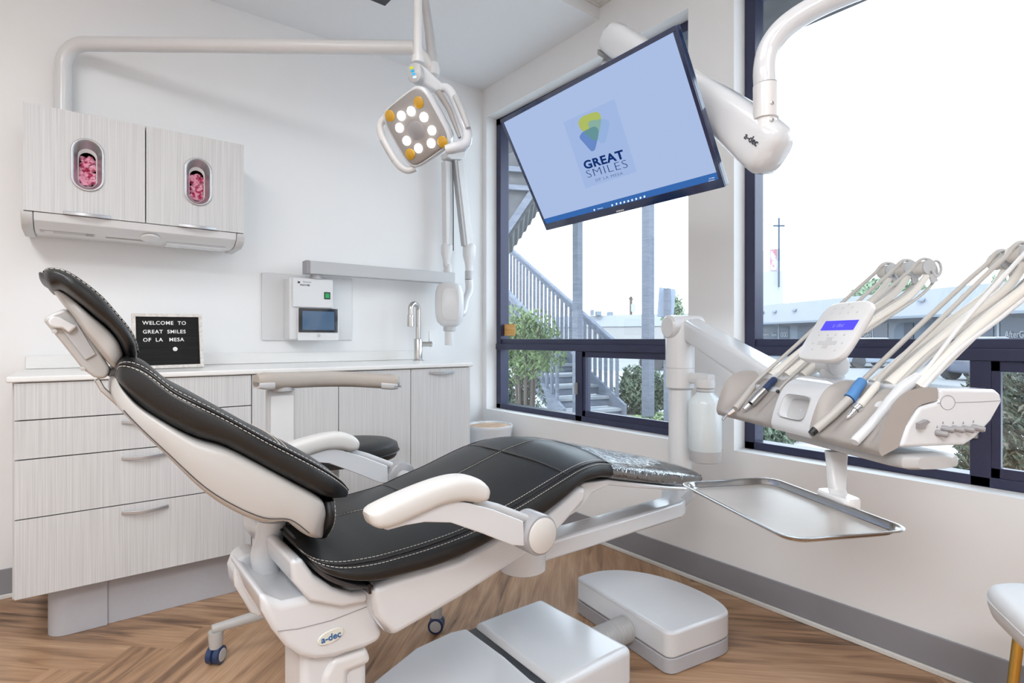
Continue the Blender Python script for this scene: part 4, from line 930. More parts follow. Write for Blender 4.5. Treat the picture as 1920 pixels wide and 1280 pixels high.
# put the maker's mark on the near flank of the arm
nx_ = lo_ * .0525
lt.data.transform(Matrix.Translation(AL + t_ * (La + .0) + nx_ - at(1452, 268, d=1.40) + uu * -.008))
MB().box(-.03, .03, -.03, .03, -.05, .0)
kn = MB().loft([sring(AL + t_ * -.045 - uu * .053, sd * .035, t_ * .03, 3, 20), sring(AL + t_ * -.045 - uu * .068, sd * .03, t_ * .028, 3, 20)]).build('arm_socket', M_mg, ma, smooth=True)
TC = TV(TWd / 2, THt / 2, -.055)
tube('screen_mount', [AL + t_ * -.03 - uu * .05, AL + t_ * -.03 - uu * .09, TV(TWd * .60, THt * .90, -.04)], .014, M_lg, ma, n=14)
MB().prism([TV(TWd * .60 - .035, THt * .80, -.058), TV(TWd * .60 + .035, THt * .80, -.058), TV(TWd * .60 + .035, THt * .96, -.058), TV(TWd * .60 - .035, THt * .96, -.058)], tn * .003).build('mount_plate', M_lg, ma)
pc = at(1436, 232, d=1.45)
lathe('collar', pc - Up * .03, (0, 0, 1), [(0, .03), (.035, .027), (.04, .026), (.042, .031), (.128, .031), (.13, .0285)], M_wp, ma)
for q in ((1447, 193), (1447, 225)): 
    p_ = at(*q, d=1.42); MB().lathe(p_, -Fw, [(0, .005), (.002, .005), (.0025, 0)], 12).build('screw', M_steel, ma)
cu = [at(1435, 158, d=1.45), at(1434, 130, d=1.45), at(1441, 95, d=1.45), at(1461, 62, d=1.44), at(1494, 34, d=1.43), at(1540, 8, d=1.42), at(1600, -18, d=1.41), at(1680, -48, d=1.40), at(1740, -78, d=1.39), at(1775, -125, d=1.38), at(1782, -190, d=1.38)]
cu.append(V((cu[-1].x, cu[-1].y, 2.744)))
tube('ceiling_pole', cu, .0285, M_wg, ma, n=24, smooth_path=4)
lathe('ceiling_flange', V((cu[-1].x, cu[-1].y, 2.7445)), (0, 0, -1), [(0, .09), (.01, .09), (.02, .05), (.022, .03)], M_wp, ma)
# second dark display hung from the ceiling, only its corner in view
cmn = thing('ceiling_display', 'dark corner of a display panel hung from the ceiling at the top edge', 'display', at(700, -10, Z=2.64))
K0, K1, K2 = at(722, 12, Z=2.62), at(690, -1, Z=2.62), at(735, -3, Z=2.62)
kx = (K1 - K0).normalized(); ky = (K2 - K0); ky = (ky - kx * ky.dot(kx)).normalized()
def KP(a, b, z): return K0 + kx * a + ky * b + V((0, 0, z))
prism('panel', [KP(0, 0, 0), KP(.42, 0, 0), KP(.42, .26, 0), KP(0, .26, 0)], (0, 0, .03), M_dark, cmn, bevel=.003)
prism('mount', [KP(.16, .10, .03), KP(.26, .10, .03), KP(.26, .16, .03), KP(.16, .16, .03)], (0, 0, .095), M_dark, cmn)
# ------------------------------------------------------------------ delivery unit
du = thing('delivery_unit', 'white and taupe dental delivery unit on a jointed arm and post by the window', 'delivery unit', (1.9, 1.38, .43))
PP = V((1.93, 1.378, 0))
# support bar from the chair
def P2(x, y): return V((x, y, 0))
bar = [(1.02, 1.205), (1.70, 1.205), (1.745, 1.22), (1.765, 1.25), (1.99, 1.34), (1.985, 1.41), (1.93, 1.44), (1.87, 1.42), (1.70, 1.295), (1.02, 1.295)]
so_ = prism('support_arm', [V((x, y, .405)) for x, y in bar], (0, 0, .058), M_wg, du, bevel=.012, seg=3, angle=60)
lathe('support_hub', (1.01, 1.25, .385), (0, 0, 1), [(0, .06), (.004, .066), (.08, .068), (.12, .05)], M_wg, du)
lathe('post', PP + V((0, 0, .455)), (0, 0, 1), [(0, .050), (.012, .046), (.39, .044), (.40, .03)], M_wp, du)
zA = at(1275, 728, d=2.26).z; zB = at(1275, 612, d=2.26).z
lathe('post_sleeve', PP + V((0, 0, zA - .004)), (0, 0, 1), [(0, .046), (.008, .056), (.085, .057), (.086, .055), (.087, .057), (zB - zA, .057), (zB - zA + .02, .05)], M_wp, du, n=40)
jd = V((.93, -.37, 0)).normalized()
jc = V((PP.x, PP.y, at(1290, 613, d=2.26).z))
jn = Rt * .94 + Fw * .33
lathe('shoulder_joint', jc - jn * .062, jn, [(0, .040), (.008, .048), (.150, .048), (.158, .040)], M_wp, du, n=36)
hm_ = jc + V((0, 0, 0)) + jn * .04
PLp, PRp = V((1.574, .942, 0)), V((1.276, .4015, 0)); e1 = (PRp - PLp).normalized(); e2 = V((-e1.y, e1.x, 0))
LT = (PRp - PLp).length
def DL(s, y, z): return PLp + e1 * s + e2 * y + V((0, 0, z))
def S(x, y, s): return onp(x, y, DL(s, 0, 0), e1)
def s_of(x, y_, z):   # s where the line (y_,z) crosses pixel column x
    r = ray(x, 0); nrm = V((r.y, -r.x, 0)); p0 = DL(0, y_, 0); return -(p0 - CAM).dot(nrm) / e1.dot(nrm)
ea_ = DL(.20, .12, .868)
t_ = (ea_ - hm_).normalized(); sd = t_.cross(Up).normalized(); uu = sd.cross(t_); uu = uu if uu.z > 0 else -uu
L_ = (ea_ - hm_).length; rs = []
for q, a, b in ((-.02, .03, .035), (0, .042, .042), (.06, .046, .040), (L_ * .5, .047, .042), (L_ * .9, .05, .046), (L_ + .02, .045, .042)):
    rs.append(sring(hm_ + t_ * q, sd * a, uu * b, 6, 32))
MB().loft(rs).build('flex_arm', M_wg, du, smooth=True, angle=50)
# head: side profile lofted along its width
ridge = [(-.041, .812), (-.047, .830), (-.034, .875), (-.014, .915), (.012, .936), (.05, .945), (.084, .944), (.084, .918), (.04, .907), (.012, .869), (-.004, .828)]
trough = [(-.041, .812), (-.048, .826), (-.030, .842), (-.004, .864), (.025, .890), (.055, .914), (.084, .930), (.084, .916), (.04, .885), (.012, .852), (-.004, .826)]
def prof(w_, n=1):
    pts = [V((a[0] * w_ + b[0] * (1 - w_), a[1] * w_ + b[1] * (1 - w_), 0)) for a, b in zip(ridge, trough)]
    top = cr(pts[:7], 4); bot = cr(pts[7:], 4); return top + bot
def seg(name, s0, s1, wf, m, parent, **k):
    n = 26; rings = []
    for i in range(n + 1):
        f = i / n; s_ = s0 + (s1 - s0) * f; e_ = min(f, 1 - f) * (s1 - s0)
        rings.append([DL(s_, q.x, q.y) for q in prof(wf(f))])
    return MB().loft(rings).build(name, m, parent, smooth=True, angle=45, **k)
sb1 = s_of(1446, -.047, 0); sb2 = s_of(1517, -.047, 0); sE = LT - .003
print('segments', sb1, sb2, LT)
def wside(f): 
    e = min(f, 1 - f); w_ = max(0, 1 - e / .16); w_ = w_ * w_ * (3 - 2 * w_)
    bump_ = .22 * max(0, math.cos(2 * PI * (f * 2.5))) * (1 if .15 < f < .85 else 0)
    return min(1, w_ + bump_)
seg('instrument_holder', .0, sb1 - .001, wside, M_taupe, du)
seg('instrument_holder', sb2 + .001, sE, wside, M_taupe, du)
# centre section with the hand opening
cs = seg('centre_section', sb1, sb2, lambda f: 1.0, M_wg, du)
po = []
ca, cb2 = S(1453, 735, 0), None
prcs = lambda s_, t: DL(s_, ridge[1][0] + (ridge[3][0] + .01 - ridge[1][0]) * t, ridge[1][1] + (ridge[3][1] - ridge[1][1]) * t)
sw_, s0_ = (sb2 - sb1), sb1
cen = DL((sb1 + sb2) / 2, -.034, .876); up_ = (DL(0, -.012, .915) - DL(0, -.045, .835)).normalized(); nn_ = up_.cross(e1).normalized(); nn_ = nn_ if nn_.dot(Fw) < 0 else -nn_
fr_ = [sring(cen + nn_ * .0045, e1 * sw_ * .36, up_ * .031, 5, 36), sring(cen + nn_ * .0055, e1 * sw_ * .345, up_ * .029, 5, 36), sring(cen + nn_ * .0048, e1 * sw_ * .33, up_ * .027, 5, 36)]
cut = MB().loft([sring(cen + nn_ * .03, e1 * sw_ * .34, up_ * .030, 5, 36), sring(cen - nn_ * .002, e1 * sw_ * .33, up_ * .029, 5, 36), sring(cen - nn_ * .020, e1 * sw_ * .31, up_ * .026, 5, 36)]).build('cut', M_lg, None, smooth=True)
bo_ = cs.modifiers.new('b', 'BOOLEAN'); bo_.object = cut; bo_.operation = 'DIFFERENCE'; bo_.solver = 'EXACT'
bpy.context.view_layer.update()
nm = bpy.data.meshes.new_from_object(cs.evaluated_get(bpy.context.evaluated_depsgraph_get())); cs.modifiers.clear(); cs.data = nm; bpy.data.objects.remove(cut)
MB().loft([sring(cen + nn_ * .002, e1 * sw_ * .3445, up_ * .0305, 5, 36), sring(cen - nn_ * .0005, e1 * sw_ * .338, up_ * .030, 5, 36), sring(cen - nn_ * .0185, e1 * sw_ * .312, up_ * .0265, 5, 36), sring(cen - nn_ * .0195, e1 * sw_ * .28, up_ * .024, 5, 36), sring(cen - nn_ * .0196, e1 * sw_ * .02, up_ * .002, 5, 36)], cap=False).build('grip_recess', M_lg, cs, smooth=True)
# white rear body
rear = [(-.004, .828), (.012, .869), (.040, .9065), (.086, .9175), (.086, .9425), (.215, .939), (.228, .930), (.232, .915), (.205, .875), (.168, .842), (.143, .829)]
rb = prism('control_body', [DL(.004, y, z) for y, z in rear], e1 * (LT - .002), M_wg, du, bevel=.008, seg=3, angle=50)
SR = LT + .0022
def side_pt(x, y): return S(x, y, SR)
piping('panel_gap', [[side_pt(1758, 755.5), side_pt(1763, 755)], [side_pt(1791, 754.5), side_pt(1840, 753), side_pt(1877, 751)], [side_pt(1777 + 13.5 * math.cos(a), 754.5 + 13.5 * math.sin(a)) for a in [2 * PI * k / 24 for k in range(25)]]], .0006, M_mg, rb)
for x, y in ((1757, 811), (1768, 803), (1787, 803), (1806, 803), (1825, 801)):
    p_ = side_pt(x, y); kd_ = (e1 * 1.0 + e2 * .55 - Up * .12).normalized()
    kb = MB().lathe(p_ - e1 * .002, kd_, [(0, .0068), (.006, .0068), (.008, .0058), (.017, .0062), (.020, .0045), (.0205, 0)], 18).build('control_knob', M_mg, du, smooth=True)
    p2 = side_pt(x, y - 9); prism('mark', [p2 - e2 * .002, p2 + e2 * .002, p2 + Up * .005], e1 * .0005, M_mg, du)
p_ = side_pt(1717, 803); MB().prism([p_, p_ + e2 * .013, p_ + e2 * .013 + Up * .007, p_ + e2 * .024 + Up * .013, p_ + e2 * .018 + Up * .018, p_ + Up * .011], e1 * .010).build('master_switch', M_mg, du, bevel=.001)
# underside pan and tray arm
rs = []
for q, f in ((.24, .6), (.25, .9), (.27, 1), (.45, 1), (.58, 1), (.61, .9), (.622, .55)):
    rs.append(sring(DL(q, .072, .797), e2 * .072 * f, Up * .0155 * (f ** .4), 4, 28))
MB().loft(rs).build('underside_pan', M_lg, du, smooth=True)
ZTR = .685
tcn_ = [at(*q, Z=ZTR) for q in ((1275, 908), (1440, 893), (1697, 990), (1500, 1022))]
cb_ = (tcn_[1] + tcn_[2]) / 2
cl = at(1572, 935, Z=ZTR)
TA = at(1568, 845, d=(cl - CAM).dot(Fw) + .06); TB_ = at(1569, 905, d=(cl - CAM).dot(Fw) + .015)
MB().loft([sring(TA, e1 * .013, e2 * .024, 5, 24), sring(TA.lerp(TB_, .5), e1 * .013, e2 * .020, 5, 24), sring(TB_, e1 * .013, e2 * .0175, 5, 24), sring(TB_ - Up * .012 , e1 * .016, e2 * .016, 3, 24), sring(cl + Up * .012, e1 * .016, e2 * .016, 3, 24)]).build('tray_arm', M_wp, du, smooth=True, angle=45)
MB().loft([sring(cl + Up * .012, e1 * .048, e2 * .020, 4, 28), sring(cl + Up * .008, e1 * .05, e2 * .023, 4, 28), sring(cl - Up * .008, e1 * .05, e2 * .022, 4, 28), sring(cl - Up * .013, e1 * .045, e2 * .018, 4, 28)]).build('tray_clamp', M_wp, du, smooth=True)
# touchpad
tp = [S(1557.5, 566, .36), S(1488, 674, .36)]
sp_ = .325
q0 = S(1489, 672, sp_); q1 = S(1553, 569, sp_); lv = (q1 - q0); Lp = lv.length; lv.normalize(); wv = e1; 
q2_ = onp(1574, 682, q0, lv.cross(wv)); Wp = (q2_ - q0).dot(wv) if (q2_ - q0).dot(wv) > .05 else .12
Wp = min(max(Wp, .09), .15); pn = lv.cross(wv); pn = pn if pn.dot(Fw) < 0 else -pn
print('pad', Lp, Wp)
def TP(a, b, c=0): return q0 + wv * (a * Wp) + lv * (b * Lp) + pn * c
def rrect(a0, a1, b0, b1, c, p=5): return sring(TP((a0 + a1) / 2, (b0 + b1) / 2, c), wv * (a1 - a0) / 2 * Wp, lv * (b1 - b0) / 2 * Lp, p, 40)
pad = MB().loft([rrect(.06, .94, .04, .96, -.020), rrect(.0, 1, 0, 1, -.016), rrect(-.02, 1.02, -.01, 1.01, -.008), rrect(-.01, 1.01, 0, 1, -.001), rrect(.02, .98, .015, .985, .0005)]).build('touchpad', M_wp, du, smooth=True, angle=50)
prism('lcd', [TP(.22, .50, .0008), TP(.92, .50, .0008), TP(.92, .665, .0008), TP(.22, .665, .0008)], pn * .0006, M_lcd, pad)
text('lettering', 'a dec', .017, TP(.57, .58, .0018), wv, lv, emission('lcd_text', (.25, .25, .95), 1), pad, extrude=.0001)
M_pale = principled('pale_key_grey', (.56, .56, .57), .5)
prism('key_cross', [TP(a_, b_, .0007) for a_, b_ in ((.34, .255), (.48, .255), (.48, .19), (.60, .19), (.60, .255), (.74, .255), (.74, .315), (.60, .315), (.60, .38), (.48, .38), (.48, .315), (.34, .315))], pn * .0003, M_pale, pad)
for a, b in [(.25, .80), (.42, .80), (.60, .80), (.78, .80), (.25, .89), (.42, .89), (.62, .89), (.25, .42), (.45, .42), (.62, .42), (.80, .42), (.22, .28), (.86, .28), (.30, .17), (.80, .16), (.5, .95)]:
    MB().lathe(TP(a, b, .0007), pn, [(0, .0028), (.0003, .0028)], 10).build('key', M_pale, pad)
zc = DL(.31, .12, .945)
kc = onp(1560, 705, DL(0, .12, 0), e2)
lathe('pad_post', V((kc.x, kc.y, .9425)), (0, 0, 1), [(0, .028), (.022, .028), (.023, .026), (.05, .026)], M_wp, du)
lathe('pad_joint', V((kc.x, kc.y, .975)) - e1 * .03, e1, [(0, .022), (.006, .030), (.056, .030), (.06, .022)], M_wp, du)
MB().beam(V((kc.x, kc.y, .985)), TP(.5, .35, -.018), .04, .03).build('pad_bracket', M_wp, du, bevel=.006)
# ------------------------------------------------------------------ instruments: whip arms belong to the unit, the instruments with their tubing are lifted off
pln = (e1.cross((DL(0, .055, .914) - DL(0, -.030, .842)).normalized())).normalized(); pln = pln if pln.z > 0 else -pln
def HP(x, y, off=.012): return onp(x, y, DL(0, .0, .870) + pln * off, pln)
def sval(p): return (p - PLp).dot(e1)
def whip(sv, base, spool, r0=.016, i=0):
    """cream whip arm rising from the rear of the head to the spool guide"""
    A = S(*base, sv); B = S(*spool, sv); d_ = (B - A).normalized(); pr_ = e1.cross(d_).normalized(); pr_ = pr_ if pr_.z > 0 else -pr_
    wa = tube('whip_arm', [A, A.lerp(B, .45) - pr_ * .012, A.lerp(B, .80) - pr_ * .03, B - pr_ * .018 - d_ * .015], [r0, r0 * .82, r0 * .62, r0 * .55], M_cream, du, n=16, smooth_path=5)
    MB().lathe(B - e1 * .032, e1, [(0, .015), (.003, .020), (.030, .019), (.036, .017)], 24).build('spool', M_cream, wa, smooth=True)
    hk = [B + e1 * .0065 + e2 * (.024 + .015 * math.cos(a)) + Up * (.022 * math.sin(a) - .004) for a in [2 * PI * k / 18 for k in range(19)]]
    MB().lathe(B + e1 * .004, e1, [(0, .021), (.005, .021)], 24).tube(hk, .0038, 8).build('guide_plate', M_lg, wa, smooth=True, angle=40)
    MB().beam(B + e1 * .006 - pr_ * .01, B + e1 * .006 - pr_ * .045 - d_ * .012, .006, .022, (0, 0, 1)).build('guide_stem', M_lg, wa, bevel=.002)
    return A, B, d_, pr_
def hose_to(parent, rear_p, rear_d, sv, info, r=.0052, m=None, off=0, back=True):
    A, B, d_, pr_ = info
    rp = rear_p
    pts = [rp, rp + rear_d * .03, rp.lerp(B, .35) + pr_ * .012, rp.lerp(B, .75) + pr_ * .022, B - d_ * .045 + pr_ * .026, B - d_ * .015 + pr_ * .030, B + d_ * .012 + pr_ * .022 - e1 * .004, B + d_ * .028 - pr_ * .004 - e1 * .004, B + d_ * .012 - pr_ * .040 - e1 * .004, B - d_ * .06 - pr_ * .050, A.lerp(B, .55) - pr_ * .022 + e1 * .018, A.lerp(B, .25) + e1 * .018, A + e1 * .018]
    return tube('tubing', pts, r, m or M_hose, parent, n=10, smooth_path=6)
def inst(name, label, px, mats, sp, base, spool, hose_r=.0052, off=.012, hm=None):
    """px: list of (x, y, radius) from tip to tail; mats: list of (part name, first, last, material)"""
    P_ = [HP(x, y, off) for x, y, r in px]
    t = thing(name, label, 'dental handpiece' if 'hand' in name or 'motor' in name else 'dental instrument', P_[0], None)
    for pn_, a, b, m in mats:
        tube(pn_, P_[a:b + 1], [q[2] for q in px[a:b + 1]], m, t, n=20)
    d_ = (P_[-1] - P_[-2]).normalized(); sv = sp if sp is not None else sval(P_[-1])
    info = whip(sv, base, spool); hose_to(t, P_[-1], d_, sv, info, hose_r, hm)
    return t
M_tip = M_steel
inst('air_water_syringe', 'slim grey air and water syringe at the left end of the holder', [(1355, 787, .0035), (1363, 778, .0035), (1365, 776, .0075), (1377, 768, .0085), (1379, 766, .0095), (1398, 743, .0095), (1410, 727, .0085), (1413, 723, .006)],
     [('nozzle', 0, 1, M_tip), ('head', 2, 3, M_chrome), ('body', 4, 7, M_hose)], None, (1447, 707), (1668, 508))
inst('micromotor', 'steel micromotor with a dark navy sleeve, second instrument from the left', [(1395, 767, .005), (1397, 765, .006), (1405, 758, .006), (1408, 757, .0105), (1420, 744, .0115), (1433, 731, .011), (1434, 730, .0095), (1452, 711, .0095), (1454, 709, .006)],
     [('coupling', 0, 2, M_chrome), ('motor_body', 3, 5, M_steel), ('sleeve', 6, 8, M_navy)], None, (1475, 706), (1703, 503))
inst('curing_wand', 'thin grey wand with a black tip, third instrument from the left', [(1457, 735, .0045), (1459, 733, .005), (1460, 731.5, .0035), (1472, 718, .0035), (1484, 707, .004)],
     [('tip', 0, 1, M_black), ('stem', 2, 4, M_hose)], None, (1505, 706), (1738, 501), hose_r=.0042)
inst('collared_handpiece', 'grey handpiece with a black tip and a blue collar, in the right-hand holder', [(1521, 813, .0075), (1528, 806, .0085), (1529, 805, .0095), (1560, 779, .0095), (1592, 748, .010), (1593, 747, .0135), (1597, 743, .0125), (1612, 720, .0120), (1617, 714, .011), (1618, 713, .006)],
     [('tip', 0, 1, M_black), ('body', 2, 4, M_hose), ('collar', 5, 9, M_blue)], None, (1640, 722), (1884, 489), hose_r=.0058)
t5 = [(1587, 784, .0025), (1590, 782, .0035), (1591, 781, .004), (1594, 778, .0045), (1595, 777, .0055), (1598, 774, .0055), (1599, 773, .0065), (1603, 769, .0065), (1604, 768, .0095), (1611, 762, .0105), (1612, 761, .0085), (1640, 727, .0085), (1646, 718, .006)]
inst('chrome_handpiece', 'chrome handpiece with a threaded tip and pale barrel, second from the right', t5,
     [('threaded_tip', 0, 7, M_chrome), ('ring', 8, 9, M_chrome), ('barrel', 10, 12, M_cream)], None, (1668, 724), (1921, 474), hose_r=.0055)
inst('suction_wand', 'long white wand with a blunt square tip at the right end of the holder', [(1602, 829, .0085), (1605, 825, .0098), (1630, 800, .0095), (1650, 776, .0095), (1668, 752, .0105), (1690, 730, .0125), (1708, 716, .0115), (1722, 704, .008)],
     [('body', 0, 7, M_wg)], None, (1716, 726), (1962, 462), hose_r=.0045, hm=M_wp)
# ------------------------------------------------------------------ tray
tr = thing('instrument_tray', 'empty steel instrument tray with rounded corners on the arm below the unit', 'tray', sum(tcn_, V()) / 4)
tcx = sum(tcn_, V()) / 4; tu = ((tcn_[3] - tcn_[0]) + (tcn_[2] - tcn_[1])).normalized(); tvv = Up.cross(tu); a_ = ((tcn_[3] - tcn_[0]).length + (tcn_[2] - tcn_[1]).length) / 4; b_ = ((tcn_[1] - tcn_[0]).length + (tcn_[2] - tcn_[3]).length) / 4
def trr(a, b, dz, r=.04):
    pts = []
    for cx_, cy_, a0 in ((1, 1, 0), (-1, 1, 90), (-1, -1, 180), (1, -1, 270)):
        for k in range(9):
            an = math.radians(a0 + 90 * k / 8); pts.append(tcx + tu * (cx_ * (a - r) + r * math.cos(an)) + tvv * (cy_ * (b - r) + r * math.sin(an)) + Up * dz)
    return pts
MB().loft([trr(a_, b_, .0005), trr(a_ + .001, b_ + .001, .002), trr(a_ - .001, b_ - .001, .003), trr(a_ - .009, b_ - .009, .0015), trr(a_ - .014, b_ - .014, -.008, .035), trr(a_ - .018, b_ - .018, -.010, .033)], cap=False).build('rim', M_steel, tr, smooth=True, angle=60)
MB().prism(trr(a_ - .0175, b_ - .0175, -.0112, .033), (0, 0, .0012)).build('pan', principled('tray_pan', (.60, .57, .545), .32, .55), tr)
# ------------------------------------------------------------------ water bottle on the post
wb_ = thing('water_bottle', 'milky water bottle hanging under the side arm of the delivery post', 'bottle', at(1322, 860, d=2.16))
dB = 2.17
bt = at(1322, 735, d=dB); bz0 = at(1322, 862, d=dB).z
ba = jn
za = at(1322, 709, d=2.2).z
MB().loft([sring(V((PP.x, PP.y, za)), Up * .022, Rt * .0 + Fw * .030, 3, 20), sring(V((PP.x, PP.y, za)).lerp(V((bt.x, bt.y, za)), .6), Up * .022, Fw * .030, 3, 20), sring(V((bt.x, bt.y, za)), Up * .021, Fw * .030, 3, 20), sring(V((bt.x, bt.y, za)) + Rt * .03, Up * .018, Fw * .022, 3, 20)]).build('bottle_arm', M_wp, du, smooth=True)
zcap = at(1322, 733, d=dB).z
lathe('bottle_socket', V((bt.x, bt.y, za - .021)), (0, 0, -1), [(-.02, .036), (0, .038), (.012, .036), (.016, .03)], M_wp, du)
hB = zcap - bz0
zs0 = za - .0375
hB2 = zs0 - bz0
lathe('bottle_body', V((bt.x, bt.y, bz0)), (0, 0, 1), [(.002, .050), (.006, .058), (.045, .060), (.05, .0615), (hB2 - .055, .062), (hB2 - .040, .055), (hB2 - .024, .038), (hB2 - .012, .030)], M_bottle, wb_, n=40)
lathe('bottle_neck', V((bt.x, bt.y, zs0 - .013)), (0, 0, 1), [(0, .030), (.003, .034), (.008, .034), (.013, .03)], M_lg, wb_, n=32)
lathe('bottle_base', V((bt.x, bt.y, bz0 - .006)), (0, 0, 1), [(0, .050), (.004, .058), (.044, .0618), (.046, .0618)], M_lg, wb_, n=40)
# ------------------------------------------------------------------ outside
ZG = -.30
M_conc = principled('pale_concrete', (.46, .46, .465), .9, var=.06, scale=2)
M_road = principled('asphalt', (0.180, 0.185, 0.195), .9, var=.08, scale=3)
M_gwood = streaks('weathered_grey_timber', (.088, .102, .138), (.140, .155, .195), (6, 6, 40), .75)
M_tread = principled('stair_tread_grey', (0.210, 0.225, 0.250), .8, var=.06)
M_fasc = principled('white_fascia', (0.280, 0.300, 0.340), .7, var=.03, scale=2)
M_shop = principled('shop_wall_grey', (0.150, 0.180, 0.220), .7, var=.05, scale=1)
M_sign = principled('dark_shop_glass', (0.065, 0.085, 0.120), .3, var=.1)
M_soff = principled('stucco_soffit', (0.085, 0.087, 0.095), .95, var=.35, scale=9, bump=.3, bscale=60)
def leafmat(name, a, b): 
    return streaks(name, a, b, (34, 34, 34), .55, detail=1, lo=.35, hi=.65)
M_leaf = leafmat('green_leaves', (0.050, 0.100, 0.025), (0.170, 0.230, 0.090)); M_leafd = leafmat('dark_green_leaves', (0.035, 0.065, 0.040), (0.130, 0.170, 0.110))
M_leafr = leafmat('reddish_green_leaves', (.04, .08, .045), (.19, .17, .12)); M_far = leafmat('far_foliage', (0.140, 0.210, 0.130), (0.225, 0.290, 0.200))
M_twig = principled('twig_brown', (0.080, 0.060, 0.050), .8)
st(box('ground', XG + .12, 120, -60, 120, ZG - .2, ZG, M_conc)); bpy.data.objects['ground']['kind'] = 'structure'
st(prism('road', [(15, -60, ZG + .004), (30, -60, ZG + .004), (52, 120, ZG + .004), (18, 120, ZG + .004)], (0, 0, .006), M_road))
def tg(o, l, c, g=None, k=None): return tag(o, l, c, g, k)
# canopy / eave above the windows
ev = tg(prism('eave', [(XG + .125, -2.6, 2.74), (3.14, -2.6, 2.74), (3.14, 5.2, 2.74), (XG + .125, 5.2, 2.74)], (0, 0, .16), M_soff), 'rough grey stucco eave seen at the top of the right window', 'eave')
sr = thing('stair_roof', 'grey sloping roof end with a ragged shingle edge, left of the television', 'roof', at(960, 330, d=7))
D7 = 7.0
jag = []
for k in range(13):
    t = k / 12; x = 941 + (1062 - 941) * t; y = 468 + (288 - 468) * t; jag += [(x, y + 3), (x + 4, y - 9)]
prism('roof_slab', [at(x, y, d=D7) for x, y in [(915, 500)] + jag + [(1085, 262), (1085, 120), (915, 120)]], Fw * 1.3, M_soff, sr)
prism('fascia_board', [at(x, y, d=D7 - .05) for x, y in [(930, 474), (1062, 276), (1062, 252), (930, 450)]], Fw * .04, M_gwood, sr)
for y in (318, 352): MB().beam(at(915, y - 4, d=D7 - .04), at(1060, y + 6, d=D7 - .04), .05, .06).build('batten', M_gwood, sr)
# posts
def post(px_, d, w_, lab):
    b_ = at(px_, 700, d=d); return tg(box('timber_post', b_.x - w_ / 2, b_.x + w_ / 2, b_.y - w_ / 2, b_.y + w_ / 2, ZG, 5.2, M_gwood, None, bevel=.006), lab, 'post', 'timber posts outside')
post(1083, 8.5, .115, 'thinner grey timber post in front of the outdoor stair, seen below the television')
post(1215, 9.0, .145, 'grey timber post right of the outdoor stair, behind the left window')
# stair
P0 = at(1172, 785, Z=ZG); az = .20; Dv = V((math.sin(az), math.cos(az), 0)); Nv = V((-Dv.y, Dv.x, 0))
stx = thing('outdoor_stair', 'grey timber stair with slatted railings climbing left outside the left window', 'stair', P0)
def SQ(t, n, z): return P0 + Dv * t + Nv * n + V((0, 0, z - ZG))
TM = 5.1
for n_ in (0, 1.2):
    MB().prism([SQ(-.02, n_ - .02, -.30), SQ(-.02, n_ - .02, -.06), SQ(TM, n_ - .02, -.06 + .505 * TM), SQ(TM, n_ - .02, -.36 + .505 * TM), SQ(.10, n_ - .02, -.30)], Nv * .05).build('stringer', M_gwood, stx)
    MB().beam(SQ(.16, n_, .93), SQ(4.3, n_, 3.17), .09, .05).build('handrail', M_gwood, stx, bevel=.01)
    MB().beam(SQ(4.3, n_, 3.17), SQ(6.6, n_, 3.17), .09, .05).build('landing_rail', M_gwood, stx, bevel=.01)
    MB().beam(SQ(.16, n_, .86), SQ(4.3, n_, 3.10), .03, .10).build('under_rail', M_gwood, stx)
    t = .22
    while t < TM + 1.2:
        zt = .83 + .54 * min(t, 4.3); zb_ = -.10 + .505 * min(t, TM)
        MB().beam(SQ(t, n_, zb_), SQ(t, n_, zt), .045, .045, (1, 0, 0)).build('baluster', M_gwood, stx); t += .165
for k in range(14):
    t = .05 + k * .345; z = ZG + .175 * (k + 1)
    MB().prism([SQ(t, .03, z - .045), SQ(t + .36, .03, z - .045), SQ(t + .36, .03, z), SQ(t, .03, z)], Nv * 1.14).build('tread', M_tread, stx)
    MB().prism([SQ(t + .03, .03, z - .17), SQ(t + .05, .03, z - .17), SQ(t + .05, .03, z - .046), SQ(t + .03, .03, z - .046)], Nv * 1.14).build('riser', M_gwood, stx)
MB().prism([SQ(TM - .1, -.05, 2.25), SQ(TM + 2, -.05, 2.25), SQ(TM + 2, -.05, 2.42), SQ(TM - .1, -.05, 2.42)], Nv * 1.3).build('landing', M_gwood, stx)
